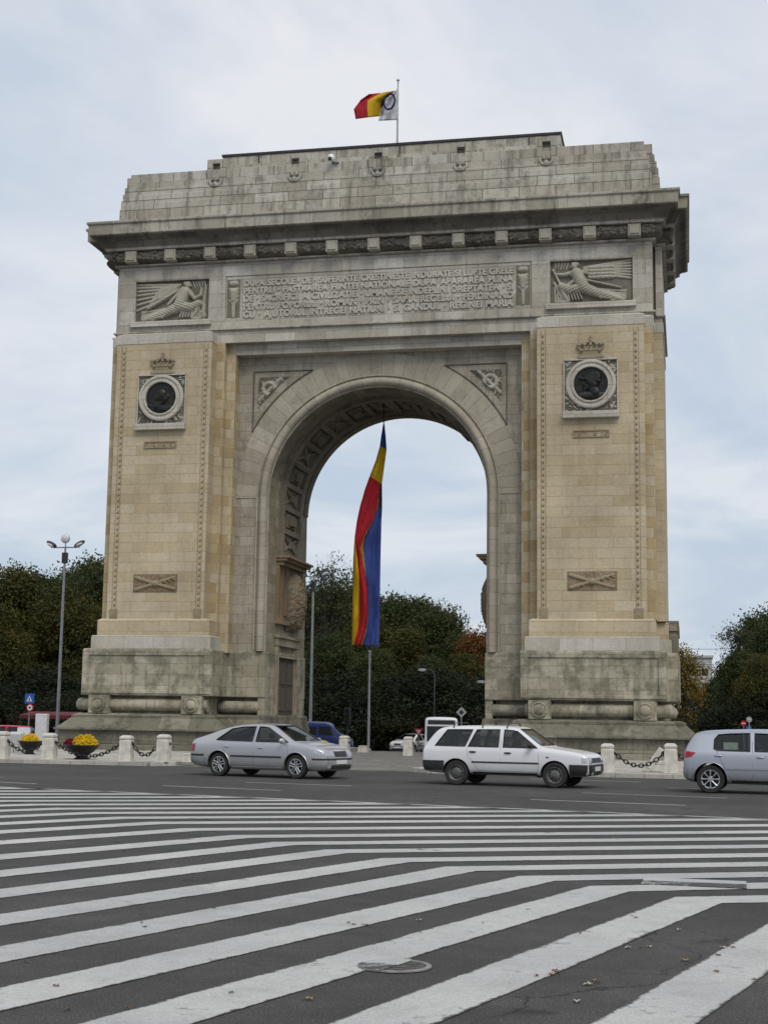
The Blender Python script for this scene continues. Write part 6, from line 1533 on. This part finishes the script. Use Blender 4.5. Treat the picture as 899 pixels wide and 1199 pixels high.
def kind(k, W, H, z0, nclump, nleaf, ls, mat, twigs=0, spread=.5, n=2, r=.28, nb=34):
    L = []
    for i in range(n):
        me, C, tp = crown_mesh('crown', hash(k) % 1000 if False else sum(map(ord, k))+i*17, W, H, nclump, nleaf, ls, M[mat], spread=spread); L.append((me, trunk_mesh(i*7+len(k), H, C, z0, r, nb, twigs), tp))
    KINDS[k] = (L, z0, H)
kind('dense', 3.6, 11, 1.6, 760, 56, .36, 'leafdark', spread=1.5, n=3)
kind('olive', 3.6, 10, 1.5, 850, 54, .34, 'leafolive', spread=1.5, n=2)
kind('rust', 2.8, 8, 1.4, 520, 46, .32, 'leafrust', spread=1.4, n=2)
kind('sparse', 3.4, 11, 2.2, 330, 24, .3, 'leafdark', twigs=8, spread=1.4, n=2, nb=60)
kind('yellow', 2.0, 7.5, .8, 230, 30, .26, 'leafyellow', twigs=7, spread=1.4, n=1, r=.16, nb=50)
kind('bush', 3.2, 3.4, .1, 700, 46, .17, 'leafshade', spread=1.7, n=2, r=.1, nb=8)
cnt = {}
def tree(k, px, top_py, Y, lab, wide=1.0, grp='trees of the park behind the arch'):
    L, z0, H = KINDS[k]; i = cnt.get(k, 0); cnt[k] = i+1; cm, tm, tp = L[i % len(L)]; t = at(px, top_py, Y); zg = gz(Y); s_ = (t.z-zg)/(z0+tp)
    root = empty({'dense': 'broadleaf_tree', 'olive': 'broadleaf_tree', 'rust': 'autumn_tree', 'sparse': 'thinning_tree', 'yellow': 'autumn_tree', 'bush': 'park_shrub'}[k], (t.x, Y, zg-.03), rnd.uniform(0, 6.28), lab, 'shrub' if k == 'bush' else 'tree', grp)
    root.scale = (s_*wide, s_*wide, s_)
    c = bpy.data.objects.new('crown', cm); col.objects.link(c); adopt(c, root); c.location.z = z0
    b = bpy.data.objects.new('trunk', tm); col.objects.link(b); adopt(b, root)
T = [ # left of the arch
 ('dense', -18, 672, 72, 'dark tree filling the left edge of the photo'), ('olive', 22, 668, 66, 'olive-green tree with the rounded top, second from the left edge'), ('dense', 46, 676, 76, 'dark tree crown behind the olive tree at the left'),
 ('olive', 72, 690, 64, 'lower olive tree right behind the lamp post at the left'), ('dense', 104, 662, 74, 'dark tall tree touching the left pier'), ('sparse', 88, 672, 70, 'thin-leaved crown between the lamp post and the left pier'), ('dense', 132, 656, 82, 'dark tree half hidden by the left pier'),
 ('olive', -4, 706, 58, 'olive tree low at the very left edge'),
 # inside the opening
 ('sparse', 381, 652, 66, 'half-bare tree behind the twin-headed lamp post'), ('dense', 360, 690, 74, 'dark tree right next to the inner face of the left pier'), ('dense', 402, 684, 72, 'dark tree crown just left of the banner'), ('olive', 428, 722, 66, 'olive tree behind the foot of the banner'),
 ('dense', 462, 701, 84, 'dark round-topped tree right of the banner'), ('dense', 492, 703, 86, 'dark tree with the broad rounded top in the middle of the opening'), ('dense', 514, 712, 80, 'dark tree whose right shoulder slopes to the gap in the opening'), ('olive', 480, 738, 64, 'lower olive tree in front of the dark round-topped trees'),
 ('dense', 534, 745, 76, 'short dark tree at the right of the opening'), ('rust', 558, 741, 62, 'rust-coloured tree beside the right pier'), ('rust', 576, 735, 66, 'rust and green tree half hidden by the right pier'), ('olive', 545, 768, 58, 'small olive tree below the rust-coloured one'),
 ('dense', 386, 745, 58, 'low dark tree behind the twin-headed lamp post'), ('dense', 440, 760, 56, 'low dark tree behind the white pole'), ('dense', 505, 770, 56, 'low dark tree behind the white-headed street lamp'),
 # right of the arch
 ('yellow', 799, 755, 44, 'yellow autumn tree close to the right pier'), ('dense', 868, 764, 60, 'dark tree at the left of the right-hand group'), ('sparse', 864, 733, 66, 'thin-topped tree standing above the right-hand group'), ('dense', 896, 716, 74, 'tall dark tree at the right edge'), ('dense', 916, 728, 62, 'dark tree cut off by the right edge'),
 ('dense', 842, 792, 88, 'farther dark tree stepping down towards the avenue'), ('olive', 884, 770, 56, 'olive tree behind the road signs at the right'), ('dense', 832, 812, 120, 'distant dark tree beside the tiny apartment block')]
for t_ in T: tree(*t_)
for i, (px, py, Y) in enumerate([(8, 800, 54), (48, 798, 55), (92, 800, 55), (135, 795, 56), (362, 800, 54), (398, 805, 53), (432, 800, 54), (466, 806, 53), (500, 803, 54), (535, 806, 53), (570, 800, 54), (846, 822, 70), (872, 815, 55), (900, 812, 54)]):
    lab = ['at the left edge of the photo', 'behind the blue crossing sign', 'behind the red canopy', 'against the left pier', 'behind the blue van', 'behind the traffic light', 'behind the white pole', 'left of the yield sign', 'behind the slender street lamp', 'behind the diamond sign', 'against the right pier', 'beside the avenue right of the arch', 'behind the road signs on the right', 'at the right edge of the photo'][i]
    tree('bush', px, py+[4, -14, 9, -6, 3, -16, 8, -4, -18, 6][i % 10], Y+[0, 2, -2, 4][i % 4], 'dense shade-coloured shrub under the trees '+lab, 1.5, 'shrubs under the park trees')
# the wood beyond reads as one mass
def far_wood():
    g = np.random.default_rng(5); V = []; n = 52000
    def zone(x0, x1, y0, y1, h, k):
        X = g.uniform(x0, x1, k); Y = g.uniform(y0, y1, k); hh = h*(.82+.18*np.sin(X*.55)*np.cos(Y*.4)); Z = -1.5+hh*g.uniform(0.02, 1, k)**.8; return np.stack([X, Y, Z], 1)
    P = np.concatenate([zone(-95, -36, 84, 96, 12, 15000), zone(-36, -8.5, 92, 108, 9.5, 15000), zone(-8.5, -1.5, 96, 112, 7, 4000), zone(19, 70, 80, 110, 10.5, 12000), zone(17, 30, 110, 220, 8, 6000)]); N = len(P)
    u = g.normal(size=(N, 3)); u /= np.linalg.norm(u, axis=1)[:, None]; v = np.cross(u, g.normal(size=(N, 3))); v /= np.linalg.norm(v, axis=1)[:, None]; s_ = g.uniform(.3, .62, N)[:, None]; u *= s_; v *= s_*.7
    Q = np.stack([P-u, P+v, P+u, P-v], 1).reshape(-1, 3); me = bpy.data.meshes.new('far_wood'); me.vertices.add(N*4); me.vertices.foreach_set('co', Q.astype(np.float32).ravel()); me.loops.add(N*4); me.loops.foreach_set('vertex_index', np.arange(N*4, dtype=np.int32))
    me.polygons.add(N); me.polygons.foreach_set('loop_start', np.arange(0, N*4, 4, dtype=np.int32)); me.update(calc_edges=True); me.materials.append(M['leafdark'])
    o = bpy.data.objects.new('far_wood', me); col.objects.link(o); tag(o, 'dark far-off wood closing the view behind the park trees', 'wood', kind='stuff')
far_wood()

# fallen leaves
def leaves():
    g = random.Random(21)
    ml = [plain('brown_leaf', (.13, .06, .03), .8), plain('yellow_leaf', (.30, .19, .05), .8), plain('pale_leaf', (.36, .33, .27), .8), plain('red_leaf', (.14, .03, .025), .8)]
    protos = []
    for mt in ml:
        m = MB(); r = [(0, -.5), (.18, -.3), (.42, -.22), (.30, 0), (.38, .25), (.14, .22), (0, .5), (-.16, .24), (-.4, .2), (-.28, -.02), (-.36, -.26), (-.15, -.28)]
        m.v = [(x*.085, y*.11, .003+.012*abs(x)+.0035*(i % 3)) for i, (x, y) in enumerate(r)]+[(0, 0, .004)]
        for i in range(12): m.f.append((i, (i+1) % 12, 12)); m.uv.append(None); m.mi.append(0)
        o = m.build('fallen_leaf', mt, fix=False); protos.append(o)
    labs = ['brown fallen leaf lying on the road', 'yellow fallen leaf lying on the road', 'pale dry fallen leaf lying on the road', 'dark red fallen leaf lying on the road']
    spots = [(361, 1170, 1), (408, 1081, 0), (427, 1083, 2), (491, 1078, 2), (492, 1092, 0), (478, 1124, 2), (628, 1143, 3), (650, 1137, 3), (695, 1149, 1), (675, 1173, 2), (735, 1110, 2), (760, 1109, 2), (740, 1073, 0), (794, 1089, 2), (840, 1119, 0), (838, 1138, 0), (853, 1108, 0), (883, 1147, 2), (166, 1081, 0), (170, 1086, 0), (251, 1064, 0), (80, 1182, 0), (66, 1155, 0), (31, 1126, 0), (150, 1181, 0), (271, 1163, 0), (145, 997, 0), (237, 1008, 0), (436, 1131, 0), (436, 1127, 0), (565, 1081, 0), (802, 1125, 1), (618, 1065, 2), (679, 1093, 0), (652, 1139, 0), (645, 1141, 1), (700, 1151, 0), (688, 1153, 2), (744, 1075, 0), (750, 1111, 0), (846, 1110, 2), (858, 1110, 0), (414, 1083, 0), (300, 1003, 0), (560, 1003, 0), (690, 1008, 0)]
    for i, (px, py, k) in enumerate(spots):
        d = AX[2]+AX[0]*((px-449.5)/CAM['f'])+AX[1]*((599.5-py)/CAM['f']); t = -(CP.z-.006)/d.z; P = CP+d*t
        o = protos[k].copy(); col.objects.link(o); o.location = P; o.rotation_euler = (0, 0, g.uniform(0, 6.28)); sc = g.uniform(.5, .85)*(.6 if k == 0 else .85); o.scale = (sc, sc, 1)
        tag(o, labs[k], 'leaf', labs[k].split(' lying')[0].replace('leaf', 'leaves')+' on the road')
    for o in protos: bpy.data.objects.remove(o)
leaves()

# ================================================================== camera, sky, light
cd = bpy.data.cameras.new('camera'); co = bpy.data.objects.new('camera', cd); col.objects.link(co); scn.camera = co
cd.sensor_fit = 'VERTICAL'; cd.sensor_height = 24; cd.lens = CAM['f']/1199*24; cd.clip_start = .1; cd.clip_end = 8000
mw = Matrix.Identity(4)
for i, a in enumerate((AX[0], AX[1], -AX[2])):
    for j in range(3): mw[j][i] = a[j]
mw.translation = CP; co.matrix_world = mw
SUN_EL, SUN_AZ = 50, 148      # degrees; azimuth clockwise from +Y
w = bpy.data.worlds.new('World'); scn.world = w; w.use_nodes = True; nt = w.node_tree; bg = nt.nodes['Background']
sky = nt.nodes.new('ShaderNodeTexSky'); sky.sky_type = 'NISHITA'; sky.sun_disc = False; sky.sun_elevation = rad(SUN_EL); sky.sun_rotation = rad(SUN_AZ); sky.air_density = 1.2; sky.dust_density = 2.0
tc = nt.nodes.new('ShaderNodeTexCoord'); sp = nt.nodes.new('ShaderNodeSeparateXYZ'); lk(nt, tc.outputs['Generated'], sp.inputs[0])
za = nd(nt, 'ShaderNodeMath', operation='ADD'); lk(nt, sp.outputs['Z'], za.inputs[0]); za.inputs[1].default_value = .16
zm = nd(nt, 'ShaderNodeMath', operation='MAXIMUM'); lk(nt, za.outputs[0], zm.inputs[0]); zm.inputs[1].default_value = .05
dv = nd(nt, 'ShaderNodeVectorMath', operation='DIVIDE'); lk(nt, tc.outputs['Generated'], dv.inputs[0])
cb = nt.nodes.new('ShaderNodeCombineXYZ'); [lk(nt, zm.outputs[0], cb.inputs[k]) for k in range(3)]; lk(nt, cb.outputs[0], dv.inputs[1])
mp = nt.nodes.new('ShaderNodeMapping'); mp.inputs['Scale'].default_value = (1.0, .8, 0.01); mp.inputs['Location'].default_value = (3.1, 1.7, 0); lk(nt, dv.outputs[0], mp.inputs['Vector'])
n1 = nd(nt, 'ShaderNodeTexNoise', Scale=1.35, Detail=8.0, Roughness=.56, Distortion=.5); lk(nt, mp.outputs[0], n1.inputs['Vector'])
cov = ramp(nt, n1.outputs['Fac'], [(.40, (0, 0, 0)), (.60, (1, 1, 1))])
skm = nt.nodes.new('ShaderNodeVectorMath'); skm.operation = 'SCALE'; skm.inputs['Scale'].default_value = .10; lk(nt, sky.outputs[0], skm.inputs[0])
thin = mixc(nt, .86, skm.outputs[0], (.655, .72, .82))          # thin veil of cloud over the blue
thick = mixc(nt, 0.06, (.86, .865, .895), skm.outputs[0])
final = mixc(nt, cov.outputs[0], thin, thick)
final = mixc(nt, 1.0, final, ramp(nt, sp.outputs['Z'], [(0, (.84, .895, .945)), (.22, (.88, .92, .955)), (.5, (1, 1, 1))]).outputs[0], 'MULTIPLY')
lk(nt, final, bg.inputs['Color']); bg.inputs['Strength'].default_value = 1.0
sl = bpy.data.lights.new('sun', 'SUN'); so = bpy.data.objects.new('sun', sl); col.objects.link(so)
sl.energy = 1.8; sl.angle = rad(28); sl.color = (1, .93, .83)
d = Vector((math.sin(rad(SUN_AZ))*math.cos(rad(SUN_EL)), math.cos(rad(SUN_AZ))*math.cos(rad(SUN_EL)), math.sin(rad(SUN_EL))))
so.rotation_euler = d.to_track_quat('Z', 'Y').to_euler()
scn.view_settings.view_transform = 'Standard'; scn.view_settings.look = 'None'; scn.view_settings.exposure = 0; scn.view_settings.gamma = 1
scn.cycles.max_bounces = 5; scn.cycles.diffuse_bounces = 3; scn.cycles.transparent_max_bounces = 12
scn.cycles.use_denoising = True
